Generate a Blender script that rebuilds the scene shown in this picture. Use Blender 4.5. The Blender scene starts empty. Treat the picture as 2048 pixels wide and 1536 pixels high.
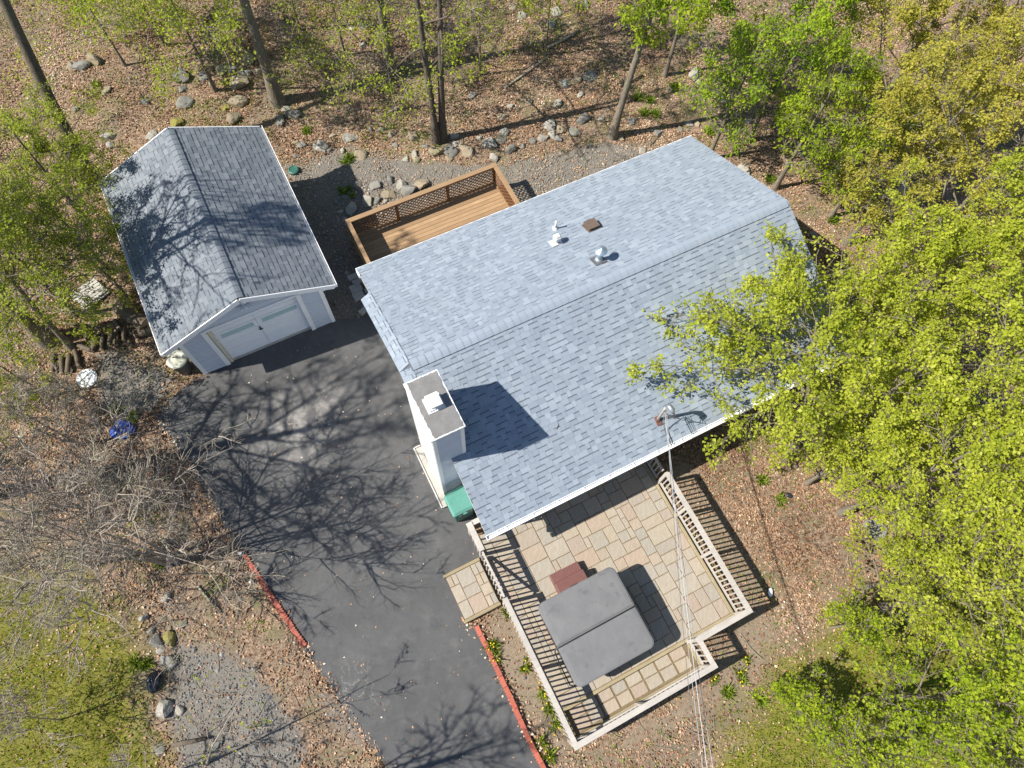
import bpy, bmesh, math, random
import numpy as np
from mathutils import Vector, Matrix, Euler

# ---------------------------------------------------------------- camera, world, sun, exposure
scene = bpy.context.scene
COL = scene.collection
F_PX, PITCH, ROLL, CAM_H = 1408.33, math.radians(67.581), math.radians(5.435), 20.0
fw = np.array([0, math.cos(PITCH), -math.sin(PITCH)])
_r = np.array([1.0, 0, 0]); _u = np.cross(_r, fw)
RT = math.cos(ROLL) * _r + math.sin(ROLL) * _u
UP = -math.sin(ROLL) * _r + math.cos(ROLL) * _u
CAMP = np.array([0, 0, CAM_H])
cd = bpy.data.cameras.new('camera'); cam = bpy.data.objects.new('camera', cd); COL.objects.link(cam)
cd.sensor_width = 36; cd.lens = 36 * F_PX / 2048; cd.clip_start = 0.1; cd.clip_end = 2000
cam.matrix_world = Matrix(((RT[0], UP[0], -fw[0], 0), (RT[1], UP[1], -fw[1], 0), (RT[2], UP[2], -fw[2], CAM_H), (0, 0, 0, 1)))
scene.camera = cam

SUN_AZ, SUN_EL = math.radians(18.8), math.radians(45.8)     # direction the light travels
SUND = Vector((math.cos(SUN_EL) * math.cos(SUN_AZ), math.cos(SUN_EL) * math.sin(SUN_AZ), -math.sin(SUN_EL)))
w = bpy.data.worlds.new('World'); scene.world = w; w.use_nodes = True
nt = w.node_tree; nt.nodes.clear()
sky = nt.nodes.new('ShaderNodeTexSky'); sky.sky_type = 'NISHITA'; sky.sun_disc = False
sky.sun_elevation = SUN_EL; sky.sun_rotation = math.atan2(-SUND.x, -SUND.y); sky.altitude = 100; sky.dust_density = 0.3; sky.ozone_density = 2.0
bg = nt.nodes.new('ShaderNodeBackground'); bg.inputs['Strength'].default_value = 0.078
wo = nt.nodes.new('ShaderNodeOutputWorld')
nt.links.new(sky.outputs[0], bg.inputs[0]); nt.links.new(bg.outputs[0], wo.inputs[0])
sl = bpy.data.lights.new('sun', 'SUN'); sl.energy = 4.6; sl.angle = math.radians(0.53); sl.color = (1.0, 0.95, 0.865)
so = bpy.data.objects.new('sun', sl); COL.objects.link(so)
so.rotation_euler = SUND.to_track_quat('-Z', 'Y').to_euler(); so.location = (-20, -8, 30)
scene.view_settings.view_transform = 'Standard'; scene.view_settings.look = 'None'
scene.view_settings.gamma = 1; scene.view_settings.use_curve_mapping = False
scene.view_settings.exposure = 0.95

# ---------------------------------------------------------------- frames and helpers
TH = math.radians(31.863)
HU = np.array([math.cos(TH), math.sin(TH)]); HV = np.array([-math.sin(TH), math.cos(TH)])
HO = np.array([-2.558, 6.845])
def hw(u, v, z=0.0):
    p = HO + u * HU + v * HV
    return (float(p[0]), float(p[1]), float(z))
def px(x, y, z=0.0):
    """the point at height z that the photograph shows at pixel x, y"""
    d = fw + RT * (x - 1024) / F_PX + UP * (768 - y) / F_PX
    t = (z - CAM_H) / d[2]
    p = CAMP + t * d
    return (float(p[0]), float(p[1]), float(z))
def pxh(x, y, z=0.0):
    p = np.array(px(x, y, z)[:2]) - HO
    return float(p @ HU), float(p @ HV)

def tag(o, label=None, cat=None, group=None, kind=None):
    if label: o['label'] = label
    if cat: o['category'] = cat
    if group: o['group'] = group
    if kind: o['kind'] = kind
    return o
def empty(name, loc, rz=0.0):
    o = bpy.data.objects.new(name, None); COL.objects.link(o)
    o.location = loc; o.rotation_euler = (0, 0, rz); o.empty_display_size = 0.2
    return o
def link(name, me, parent=None, loc=None, rot=None):
    o = bpy.data.objects.new(name, me); COL.objects.link(o)
    if parent: o.parent = parent
    if loc is not None: o.location = loc
    if rot is not None: o.rotation_euler = rot
    return o
def fastmesh(name, verts, faces, mat=None, smooth=False, rnd=None, uv=None):
    """verts (N,3), faces (M,k) array (or list of such arrays) -> mesh; rnd: one float per face"""
    if not isinstance(faces, list): faces = [faces]
    faces = [np.asarray(f, dtype=np.int32) for f in faces if len(f)]
    me = bpy.data.meshes.new(name)
    verts = np.asarray(verts, dtype=np.float32)
    me.vertices.add(len(verts)); me.vertices.foreach_set('co', verts.ravel())
    nl = sum(f.size for f in faces); nf = sum(len(f) for f in faces)
    me.loops.add(nl); me.polygons.add(nf)
    me.loops.foreach_set('vertex_index', np.concatenate([f.ravel() for f in faces]))
    ls, tot, k = [], [], 0
    for f in faces:
        n, c = f.shape
        ls.append(k + np.arange(n) * c); tot.append(np.full(n, c)); k += f.size
    me.polygons.foreach_set('loop_start', np.concatenate(ls).astype(np.int32))
    me.polygons.foreach_set('loop_total', np.concatenate(tot).astype(np.int32))
    me.polygons.foreach_set('use_smooth', np.full(nf, bool(smooth)))
    if rnd is not None:
        a = me.attributes.new('rnd', 'FLOAT', 'FACE'); a.data.foreach_set('value', np.asarray(rnd, dtype=np.float32))
    if uv is not None:
        u = me.uv_layers.new(name='UVMap'); u.data.foreach_set('uv', np.asarray(uv, dtype=np.float32).ravel())
    me.update(calc_edges=True)
    if mat: me.materials.append(mat)
    return me

class MB:
    """collects simple solids and makes one mesh"""
    def __init__(s): s.v, s.f = [], []
    def add(s, vs, fs):
        n = len(s.v); s.v += [tuple(map(float, p)) for p in vs]; s.f += [tuple(n + i for i in q) for q in fs]
    def box(s, x0, x1, y0, y1, z0, z1, ch=0.0):
        if ch <= 0:
            vs = [(x, y, z) for z in (z0, z1) for y in (y0, y1) for x in (x0, x1)]
            s.add(vs, [(0, 2, 3, 1), (4, 5, 7, 6), (0, 1, 5, 4), (2, 6, 7, 3), (0, 4, 6, 2), (1, 3, 7, 5)]); return s
        c = min(ch, (x1 - x0) * .4, (y1 - y0) * .4, (z1 - z0) * .4)
        vs = []
        for (z, d) in ((z0, 0), (z1 - c, 0), (z1, c)):
            vs += [(x0 + c, y0 + d, z), (x1 - c, y0 + d, z), (x1 - d, y0 + c, z), (x1 - d, y1 - c, z),
                   (x1 - c, y1 - d, z), (x0 + c, y1 - d, z), (x0 + d, y1 - c, z), (x0 + d, y0 + c, z)]
        fs = [tuple(range(7, -1, -1)), tuple(range(16, 24))]
        for k in (0, 8):
            for i in range(8): j = (i + 1) % 8; fs.append((k + i, k + j, k + 8 + j, k + 8 + i))
        s.add(vs, fs); return s
    def beam(s, a, b, wd, ht, up=(0, 0, 1)):
        """bar from a to b, width wd (sideways) and height ht (along up), centred"""
        a, b = Vector(a), Vector(b); d = (b - a).normalized(); up = Vector(up)
        sd = d.cross(up).normalized(); un = sd.cross(d).normalized()
        vs = []
        for p in (a, b):
            for (i, j) in ((-1, -1), (1, -1), (1, 1), (-1, 1)): vs.append(p + sd * wd / 2 * i + un * ht / 2 * j)
        s.add(vs, [(3, 2, 1, 0), (4, 5, 6, 7), (0, 1, 5, 4), (1, 2, 6, 5), (2, 3, 7, 6), (3, 0, 4, 7)]); return s
    def tube(s, pts, rad, n=8, cap=True):
        pts = [Vector(p) for p in pts]
        if not hasattr(rad, '__len__'): rad = [rad] * len(pts)
        rings = []
        ref = Vector((0.31, 0.17, 0.93))
        for i, p in enumerate(pts):
            t = (pts[min(i + 1, len(pts) - 1)] - pts[max(i - 1, 0)]).normalized()
            a = t.cross(ref)
            if a.length < 1e-3: a = t.cross(Vector((1, 0, 0)))
            a.normalize(); b = t.cross(a)
            rings.append([p + (a * math.cos(k * 2 * math.pi / n) + b * math.sin(k * 2 * math.pi / n)) * rad[i] for k in range(n)])
        vs = [q for r in rings for q in r]; fs = []
        for i in range(len(pts) - 1):
            for k in range(n):
                j = (k + 1) % n; fs.append((i * n + k, i * n + j, (i + 1) * n + j, (i + 1) * n + k))
        if cap: fs += [tuple(range(n - 1, -1, -1)), tuple((len(pts) - 1) * n + k for k in range(n))]
        s.add(vs, fs); return s
    def lathe(s, prof, n=20, c=(0, 0), cap=True):
        vs, fs = [], []
        for (r, z) in prof:
            vs += [(c[0] + r * math.cos(k * 2 * math.pi / n), c[1] + r * math.sin(k * 2 * math.pi / n), z) for k in range(n)]
        for i in range(len(prof) - 1):
            for k in range(n):
                j = (k + 1) % n; fs.append((i * n + k, i * n + j, (i + 1) * n + j, (i + 1) * n + k))
        if cap: fs += [tuple(range(n - 1, -1, -1)), tuple((len(prof) - 1) * n + k for k in range(n))]
        s.add(vs, fs); return s
    def prism(s, outline, z0, z1):
        n = len(outline); vs = [(x, y, z0) for x, y in outline] + [(x, y, z1) for x, y in outline]
        s.add(vs, [tuple(range(n - 1, -1, -1)), tuple(range(n, 2 * n))] + [(i, (i + 1) % n, n + (i + 1) % n, n + i) for i in range(n)]); return s
    def mesh(s, name, mat, smooth=False):
        me = bpy.data.meshes.new(name); me.from_pydata(s.v, [], s.f); me.update()
        if smooth:
            for p in me.polygons: p.use_smooth = True
        if mat: me.materials.append(mat)
        return me
    def build(s, name, mat, parent=None, smooth=False, loc=None, rot=None):
        return link(name, s.mesh(name, mat, smooth), parent, loc, rot)

# ---------------------------------------------------------------- materials
def N(t, kind, **kw):
    n = t.nodes.new(kind)
    for k, v in kw.items():
        if k == 'inp':
            for a, b in v.items(): n.inputs[a].default_value = b
        else: setattr(n, k, v)
    return n
def c4(c): return (c[0], c[1], c[2], 1.0)
def ramp(t, stops, fac):
    r = N(t, 'ShaderNodeValToRGB'); e = r.color_ramp.elements
    while len(e) > 1: e.remove(e[-1])
    e[0].position = stops[0][0]; e[0].color = c4(stops[0][1])
    for p, c in stops[1:]:
        x = e.new(p); x.color = c4(c)
    t.links.new(fac, r.inputs[0]); return r.outputs[0]
def mixc(t, a, b, fac, mode='MIX'):
    m = N(t, 'ShaderNodeMix', data_type='RGBA', blend_type=mode)
    for s, v in ((m.inputs[0], fac), (m.inputs[6], a), (m.inputs[7], b)):
        if hasattr(v, 'is_output'): t.links.new(v, s)
        elif hasattr(v, '__len__'): s.default_value = c4(v)
        else: s.default_value = v
    return m.outputs[2]
def math_(t, op, a, b=None, c=None):
    m = N(t, 'ShaderNodeMath', operation=op)
    for i, v in enumerate((a, b, c)):
        if v is None: continue
        if hasattr(v, 'is_output'): t.links.new(v, m.inputs[i])
        else: m.inputs[i].default_value = v
    return m.outputs[0]
def maprange(t, v, a, b, c=0.0, d=1.0):
    m = N(t, 'ShaderNodeMapRange', inp={1: a, 2: b, 3: c, 4: d}); t.links.new(v, m.inputs[0]); return m.outputs[0]
def new_mat(name):
    m = bpy.data.materials.new(name); m.use_nodes = True; t = m.node_tree
    b = t.nodes['Principled BSDF']; return m, t, b
def coords(t, kind='Object', scale=(1, 1, 1)):
    tc = N(t, 'ShaderNodeTexCoord'); mp = N(t, 'ShaderNodeMapping'); mp.inputs['Scale'].default_value = scale
    t.links.new(tc.outputs[kind], mp.inputs[0]); return mp.outputs[0]
def noise(t, vec, scale, detail=4, rough=0.6, out=0):
    n = N(t, 'ShaderNodeTexNoise', inp={'Scale': scale, 'Detail': detail, 'Roughness': rough}); t.links.new(vec, n.inputs['Vector']); return n.outputs[out]
def bump(t, b, h, strength=0.3, dist=0.01):
    n = N(t, 'ShaderNodeBump', inp={'Strength': strength, 'Distance': dist}); t.links.new(h, n.inputs['Height']); t.links.new(n.outputs[0], b.inputs['Normal'])
def simple(name, col, rough=0.6, var=0.12, scale=6.0, bmp=0.15, metal=0.0, obj_var=0.0, dirt=None, spec=0.4, stretch=(1, 1, 1), kind='Object'):
    """a colour with soft and fine variation, optional dirt colour and per-object change"""
    m, t, b = new_mat(name); v = coords(t, kind, stretch)
    n1 = noise(t, v, scale); n2 = noise(t, v, scale * 9, 3)
    f = math_(t, 'ADD', math_(t, 'MULTIPLY', n1, 0.65), math_(t, 'MULTIPLY', n2, 0.35))
    lo = tuple(x * (1 - var) for x in col); hi = tuple(min(1, x * (1 + var)) for x in col)
    cc = ramp(t, [(0.3, lo), (0.7, hi)], f)
    if dirt: cc = mixc(t, cc, dirt[0], math_(t, 'MULTIPLY', maprange(t, noise(t, v, scale * 0.6, 6, 0.7), dirt[1], dirt[1] + 0.2), dirt[2]))
    if obj_var:
        oi = N(t, 'ShaderNodeObjectInfo'); cc = mixc(t, cc, (0, 0, 0), math_(t, 'MULTIPLY', oi.outputs['Random'], obj_var))
    t.links.new(cc, b.inputs['Base Color'])
    b.inputs['Roughness'].default_value = rough; b.inputs['Metallic'].default_value = metal; b.inputs['Specular IOR Level'].default_value = spec
    if bmp: bump(t, b, n2, bmp, 0.01)
    return m
def wood(name, light, dark, rough=0.7, obj_var=0.2, axis=0):
    m, t, b = new_mat(name)
    oi = N(t, 'ShaderNodeObjectInfo')
    sc = [3, 3, 3]; sc[axis] = 0.25
    tc = N(t, 'ShaderNodeTexCoord'); ad = N(t, 'ShaderNodeVectorMath', operation='ADD'); t.links.new(tc.outputs['Object'], ad.inputs[0])
    cb = N(t, 'ShaderNodeCombineXYZ'); r10 = math_(t, 'MULTIPLY', oi.outputs['Random'], 37.0)
    for i in range(3): t.links.new(r10, cb.inputs[i])
    t.links.new(cb.outputs[0], ad.inputs[1])
    mp = N(t, 'ShaderNodeMapping'); mp.inputs['Scale'].default_value = sc; t.links.new(ad.outputs[0], mp.inputs[0])
    n1 = noise(t, mp.outputs[0], 9, 6, 0.7); n2 = noise(t, ad.outputs[0], 2.5, 3)
    f = math_(t, 'ADD', math_(t, 'MULTIPLY', n1, 0.6), math_(t, 'MULTIPLY', n2, 0.4))
    cc = ramp(t, [(0.3, dark), (0.68, light)], f)
    cc = mixc(t, cc, tuple(x * 0.45 for x in dark), math_(t, 'MULTIPLY', oi.outputs['Random'], obj_var))
    t.links.new(cc, b.inputs['Base Color']); b.inputs['Roughness'].default_value = rough; b.inputs['Specular IOR Level'].default_value = 0.25
    bump(t, b, n1, 0.25, 0.006); return m
def leafmat(name, stops, trans=0.4, rough=0.5):
    m, t, b = new_mat(name)
    at = N(t, 'ShaderNodeAttribute', attribute_name='rnd')
    cc = ramp(t, stops, at.outputs['Fac'])
    b.inputs['Roughness'].default_value = rough; b.inputs['Specular IOR Level'].default_value = 0.08
    t.links.new(cc, b.inputs['Base Color'])
    if trans:
        tr = N(t, 'ShaderNodeBsdfTranslucent'); br = mixc(t, cc, (1.0, 1.0, 0.25), 0.12); t.links.new(br, tr.inputs[0])
        mx = N(t, 'ShaderNodeMixShader'); mx.inputs[0].default_value = trans
        t.links.new(b.outputs[0], mx.inputs[1]); t.links.new(tr.outputs[0], mx.inputs[2])
        t.links.new(mx.outputs[0], t.nodes['Material Output'].inputs[0])
    return m
def shinglemat(name, stops, band=0.5, sp=0.12):
    m, t, b = new_mat(name)
    at = N(t, 'ShaderNodeAttribute', attribute_name='rnd'); uvn = N(t, 'ShaderNodeUVMap'); sx = N(t, 'ShaderNodeSeparateXYZ'); t.links.new(uvn.outputs[0], sx.inputs[0])
    geo = N(t, 'ShaderNodeNewGeometry')
    cc = ramp(t, stops, at.outputs['Fac'])
    big = noise(t, geo.outputs['Position'], 0.8, 4); fine = noise(t, geo.outputs['Position'], 90, 2, 0.7)
    cc = mixc(t, cc, tuple(x * 0.78 for x in stops[-1][1]), math_(t, 'MULTIPLY', maprange(t, big, 0.42, 0.68), 0.4))
    cc = mixc(t, cc, (0.02, 0.02, 0.025), math_(t, 'MULTIPLY', maprange(t, fine, 0.35, 0.75), sp))
    # dark band on recessed tabs: laminate print plus painted shade of the course above (uv.x = 1 on those tabs)
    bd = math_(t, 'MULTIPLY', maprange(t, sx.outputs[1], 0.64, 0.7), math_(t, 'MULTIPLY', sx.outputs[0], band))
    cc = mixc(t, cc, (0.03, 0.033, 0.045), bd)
    t.links.new(cc, b.inputs['Base Color']); b.inputs['Roughness'].default_value = 0.85; b.inputs['Specular IOR Level'].default_value = 0.25
    bump(t, b, fine, 0.4, 0.004); return m

M = {}
M['white'] = simple('white_paint', (0.8, 0.8, 0.79), 0.45, 0.04, 4, 0.05, dirt=((0.4, 0.39, 0.36), 0.58, 0.35))
M['white_metal'] = simple('white_metal', (0.62, 0.62, 0.61), 0.35, 0.03, 4, 0.03, dirt=((0.45, 0.42, 0.36), 0.6, 0.4))
M['siding'] = simple('vinyl_siding', (0.53, 0.57, 0.63), 0.5, 0.05, 3, 0.04, obj_var=0.08, dirt=((0.3, 0.3, 0.28), 0.6, 0.3))
M['siding_white'] = simple('chimney_siding', (0.62, 0.65, 0.68), 0.5, 0.05, 3, 0.04, obj_var=0.06)
M['door'] = simple('garage_door_paint', (0.8, 0.81, 0.83), 0.45, 0.04, 3, 0.03, dirt=((0.4, 0.4, 0.38), 0.6, 0.25))
M['door_glass'] = simple('frosted_pane', (0.42, 0.56, 0.55), 0.15, 0.06, 2, 0.0, spec=0.6)
M['cap_grey'] = simple('chimney_cap', (0.17, 0.165, 0.16), 0.8, 0.2, 5, 0.3, dirt=((0.3, 0.28, 0.25), 0.55, 0.5))
M['roofdeck'] = simple('roof_felt', (0.09, 0.1, 0.12), 0.9, 0.1)
M['metal'] = simple('galvanised', (0.5, 0.53, 0.56), 0.35, 0.1, 8, 0.05, metal=0.8)
M['flue'] = simple('flue_metal', (0.42, 0.52, 0.6), 0.3, 0.1, 8, 0.05, metal=0.7)
M['dark_flash'] = simple('lead_flashing', (0.1, 0.095, 0.1), 0.6, 0.2)
M['rust'] = simple('rusty_metal', (0.12, 0.085, 0.065), 0.7, 0.3, 12, 0.3, dirt=((0.1, 0.08, 0.06), 0.5, 0.6))
M['boot'] = simple('red_boot', (0.15, 0.07, 0.055), 0.7, 0.2)
M['pipe'] = simple('weathered_conduit', (0.34, 0.31, 0.28), 0.55, 0.2, 14, 0.2)
M['cable'] = simple('grey_cable', (0.42, 0.42, 0.42), 0.5, 0.1)
M['cable_dark'] = simple('dark_cable', (0.12, 0.12, 0.13), 0.5, 0.1)
M['cedar'] = wood('cedar_boards', (0.43, 0.285, 0.165), (0.29, 0.185, 0.1), obj_var=0.45)
M['cedar_dark'] = wood('stained_lattice', (0.26, 0.125, 0.055), (0.16, 0.075, 0.032), obj_var=0.2)
M['grey_wood'] = wood('weathered_rail', (0.50, 0.46, 0.41), (0.32, 0.29, 0.26), obj_var=0.18)
M['pt_wood'] = wood('treated_beam', (0.36, 0.3, 0.185), (0.225, 0.18, 0.105), obj_var=0.2)
M['brown_wood'] = wood('brown_boards', (0.15, 0.1, 0.075), (0.08, 0.055, 0.04))
M['pale_wood'] = wood('bleached_slats', (0.62, 0.6, 0.55), (0.42, 0.4, 0.36), obj_var=0.15)
M['log'] = wood('log_bark', (0.17, 0.135, 0.095), (0.07, 0.055, 0.04), obj_var=0.35, axis=2)
M['logend'] = simple('cut_wood', (0.4, 0.29, 0.17), 0.8, 0.25, 10)
M['tubcover'] = simple('spa_cover_vinyl', (0.15, 0.15, 0.152), 0.42, 0.1, 3, 0.06, dirt=((0.06, 0.06, 0.062), 0.6, 0.7))
def covermat():
    m, t, b = new_mat('spa_cover_vinyl'); v = coords(t, 'Object'); n1 = noise(t, v, 2.2, 4, 0.55); n2 = noise(t, v, 9, 5, 0.7); n3 = noise(t, v, 70, 2)
    cc = ramp(t, [(0.3, (0.14, 0.14, 0.142)), (0.7, (0.165, 0.164, 0.164))], n1)
    cc = mixc(t, cc, (0.07, 0.07, 0.073), math_(t, 'MULTIPLY', maprange(t, noise(t, v, 4.0, 3, 0.55), 0.6, 0.74), 0.4))
    t.links.new(cc, b.inputs['Base Color']); b.inputs['Roughness'].default_value = 0.48; b.inputs['Specular IOR Level'].default_value = 0.4
    bump(t, b, math_(t, 'ADD', math_(t, 'MULTIPLY', n1, 3.0), math_(t, 'MULTIPLY', n3, 0.1)), 0.25, 0.02); return m
M['tubcover'] = covermat()
M['tubside'] = simple('spa_cabinet', (0.07, 0.062, 0.055), 0.6, 0.15)
M['black'] = simple('black_strap', (0.02, 0.022, 0.026), 0.4, 0.1)
M['step_plastic'] = simple('maroon_step', (0.16, 0.075, 0.065), 0.5, 0.12, 10, 0.1)
M['edging'] = simple('red_edging', (0.40, 0.105, 0.065), 0.65, 0.18, 9, 0.2, obj_var=0.25, dirt=((0.3, 0.2, 0.15), 0.6, 0.5))
M['bin_lid'] = simple('green_plastic_lid', (0.085, 0.235, 0.19), 0.42, 0.15, 3, 0.04, dirt=((0.2, 0.33, 0.29), 0.55, 0.5))
M['bin_body'] = simple('dark_green_plastic', (0.035, 0.14, 0.105), 0.42, 0.1)
M['letter'] = simple('white_print', (0.7, 0.72, 0.7), 0.5, 0.05)
M['can'] = simple('grey_can_plastic', (0.075, 0.08, 0.085), 0.5, 0.15)
M['can_lid'] = simple('pale_can_lid', (0.42, 0.43, 0.36), 0.5, 0.2, 5, 0.1, dirt=((0.2, 0.18, 0.1), 0.5, 0.6))
M['blue'] = simple('blue_plastic', (0.02, 0.06, 0.3), 0.4, 0.25)
M['enamel'] = simple('white_enamel', (0.72, 0.73, 0.75), 0.35, 0.08, 4, 0.05, dirt=((0.3, 0.25, 0.2), 0.6, 0.6))
M['bag'] = simple('black_bag', (0.022, 0.025, 0.032), 0.22, 0.2)
M['greencap'] = simple('green_cap', (0.03, 0.11, 0.085), 0.5, 0.15)
M['concrete'] = simple('concrete', (0.42, 0.39, 0.34), 0.85, 0.2, 4, 0.3, dirt=((0.25, 0.2, 0.15), 0.55, 0.5))
M['bulb'] = simple('lamp_glass', (0.75, 0.78, 0.78), 0.2, 0.03)
def bark(name, a, b_):
    m, t, b = new_mat(name); v = coords(t, 'Object', (6, 6, 1.2)); n1 = noise(t, v, 4, 6, 0.7); n2 = noise(t, coords(t, 'Object'), 0.9, 3)
    cc = ramp(t, [(0.32, b_), (0.66, a)], n1); cc = mixc(t, cc, (a[0] * 0.8, a[1] * 1.1, a[2] * 0.7), math_(t, 'MULTIPLY', maprange(t, n2, 0.5, 0.7), 0.4))
    t.links.new(cc, b.inputs['Base Color']); b.inputs['Roughness'].default_value = 0.9; b.inputs['Specular IOR Level'].default_value = 0.15; bump(t, b, n1, 0.6, 0.03); return m
M['bark'] = bark('grey_bark', (0.25, 0.215, 0.165), (0.1, 0.085, 0.065))
M['bark_dark'] = bark('dark_bark', (0.16, 0.13, 0.1), (0.06, 0.05, 0.04))
M['bark_pale'] = bark('pale_bark', (0.4, 0.34, 0.28), (0.19, 0.155, 0.125))
# paver: one colour per object through Object Info
def pavermat():
    m, t, b = new_mat('flagstone'); oi = N(t, 'ShaderNodeObjectInfo'); geo = N(t, 'ShaderNodeNewGeometry')
    st = [(0.0, (0.335, 0.281, 0.207)), (0.14, (0.312, 0.276, 0.22)), (0.28, (0.275, 0.254, 0.217)), (0.4, (0.312, 0.24, 0.188)), (0.52, (0.351, 0.297, 0.228)), (0.64, (0.268, 0.246, 0.21)), (0.76, (0.33, 0.257, 0.194)), (0.88, (0.302, 0.273, 0.23)), (1.0, (0.34, 0.295, 0.233))]
    cc = ramp(t, st, oi.outputs['Random'])
    n1 = noise(t, geo.outputs['Position'], 5, 5, 0.65); n2 = noise(t, geo.outputs['Position'], 40, 3, 0.7)
    wv = N(t, 'ShaderNodeTexWave', inp={'Scale': 2.2, 'Distortion': 9.0, 'Detail': 3.0, 'Detail Scale': 2.0}); t.links.new(geo.outputs['Position'], wv.inputs['Vector'])
    cc = mixc(t, cc, (0.28, 0.22, 0.155), math_(t, 'MULTIPLY', maprange(t, n1, 0.45, 0.75), 0.5))
    cc = mixc(t, cc, (0.24, 0.22, 0.19), math_(t, 'MULTIPLY', maprange(t, n2, 0.5, 0.8), 0.5))
    cc = mixc(t, cc, (0.62, 0.56, 0.47), math_(t, 'MULTIPLY', maprange(t, wv.outputs['Fac'], 0.6, 1.0), 0.08))
    t.links.new(cc, b.inputs['Base Color']); b.inputs['Roughness'].default_value = 0.8; b.inputs['Specular IOR Level'].default_value = 0.3
    bump(t, b, math_(t, 'ADD', n2, math_(t, 'MULTIPLY', wv.outputs['Fac'], 0.4)), 0.3, 0.006); return m
M['paver'] = pavermat()
M['grout'] = simple('sand_joint', (0.17, 0.125, 0.07), 0.95, 0.3, 9, 0.4)
def rockmat(name, lo, hi):
    m, t, b = new_mat(name); oi = N(t, 'ShaderNodeObjectInfo'); geo = N(t, 'ShaderNodeNewGeometry')
    cc = ramp(t, [(0, lo), (1, hi)], oi.outputs['Random'])
    n1 = noise(t, geo.outputs['Position'], 4, 6, 0.7); n2 = noise(t, geo.outputs['Position'], 30, 4, 0.7)
    cc = mixc(t, cc, (0.12, 0.11, 0.09), math_(t, 'MULTIPLY', maprange(t, n1, 0.42, 0.72), 0.6))
    cc = mixc(t, cc, tuple(x * 1.3 for x in hi), math_(t, 'MULTIPLY', maprange(t, n2, 0.52, 0.75), 0.4))
    cc = mixc(t, cc, (0.16, 0.16, 0.05), math_(t, 'MULTIPLY', maprange(t, noise(t, geo.outputs['Position'], 2.3, 4), 0.54, 0.68), 0.45))
    t.links.new(cc, b.inputs['Base Color']); b.inputs['Roughness'].default_value = 0.9; b.inputs['Specular IOR Level'].default_value = 0.2; bump(t, b, n2, 0.6, 0.02); return m
M['rock_grey'] = rockmat('grey_fieldstone', (0.17, 0.165, 0.15), (0.22, 0.21, 0.19))
M['rock_tan'] = rockmat('tan_fieldstone', (0.25, 0.205, 0.14), (0.3, 0.245, 0.17))
M['rock_pale'] = rockmat('pale_fieldstone', (0.29, 0.27, 0.235), (0.35, 0.325, 0.28))
M['moss'] = simple('mossy_stone', (0.2, 0.18, 0.045), 0.95, 0.35, 9, 0.5, kind='Object')
SH = [(0.0, (0.215, 0.252, 0.301)), (0.3, (0.232, 0.27, 0.319)), (0.55, (0.244, 0.283, 0.332)), (0.8, (0.258, 0.298, 0.346)), (1.0, (0.28, 0.321, 0.371))]
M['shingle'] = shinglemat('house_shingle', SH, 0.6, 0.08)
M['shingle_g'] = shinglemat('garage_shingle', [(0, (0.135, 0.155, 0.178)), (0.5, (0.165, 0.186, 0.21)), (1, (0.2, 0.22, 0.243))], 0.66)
M['leaf_yellow'] = leafmat('yellow_green_leaf', [(0, (0.218, 0.27, 0.026)), (0.4, (0.375, 0.43, 0.039)), (0.75, (0.497, 0.527, 0.061)), (1, (0.594, 0.616, 0.122))], 0.55)
M['leaf_lime'] = leafmat('lime_leaf', [(0, (0.15, 0.232, 0.016)), (0.5, (0.301, 0.395, 0.023)), (1, (0.464, 0.526, 0.05))], 0.55)
M['leaf_green'] = leafmat('fresh_green_leaf', [(0, (0.12, 0.223, 0.015)), (0.5, (0.256, 0.374, 0.022)), (1, (0.406, 0.49, 0.039))], 0.50)
M['leaf_olive'] = leafmat('bronze_leaf', [(0, (0.254, 0.246, 0.037)), (0.5, (0.427, 0.388, 0.064)), (0.8, (0.506, 0.442, 0.09)), (1, (0.427, 0.473, 0.059))], 0.50)
M['leaf_left'] = leafmat('small_green_leaf', [(0, (0.193, 0.251, 0.026)), (0.5, (0.347, 0.414, 0.04)), (1, (0.515, 0.556, 0.088))], 0.58)
M['litter'] = leafmat('fallen_leaves', [(0, (0.102, 0.059, 0.038)), (0.25, (0.24, 0.136, 0.08)), (0.5, (0.378, 0.236, 0.146)), (0.75, (0.504, 0.348, 0.228)), (0.93, (0.624, 0.484, 0.353)), (1, (0.66, 0.614, 0.49))], 0.0, 0.75)
M['grass'] = leafmat('grass_blades', [(0, (0.098, 0.138, 0.013)), (0.4, (0.205, 0.254, 0.018)), (0.75, (0.352, 0.356, 0.024)), (1, (0.489, 0.428, 0.081))], 0.3)
M['weed'] = leafmat('weed_leaves', [(0, (0.088, 0.155, 0.014)), (0.6, (0.198, 0.276, 0.029)), (1, (0.33, 0.38, 0.063))], 0.35)
M['gravel'] = leafmat('gravel_stones', [(0, (0.06, 0.06, 0.06)), (0.4, (0.17, 0.165, 0.16)), (0.75, (0.3, 0.285, 0.265)), (1, (0.55, 0.52, 0.47))], 0.0, 0.85)
M['gravel_tan'] = leafmat('tan_gravel_stones', [(0, (0.1, 0.085, 0.07)), (0.4, (0.24, 0.205, 0.165)), (0.75, (0.38, 0.33, 0.27)), (1, (0.58, 0.53, 0.46))], 0.0, 0.85)
M['flower'] = simple('yellow_petals', (0.75, 0.5, 0.02), 0.5, 0.1)

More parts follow.
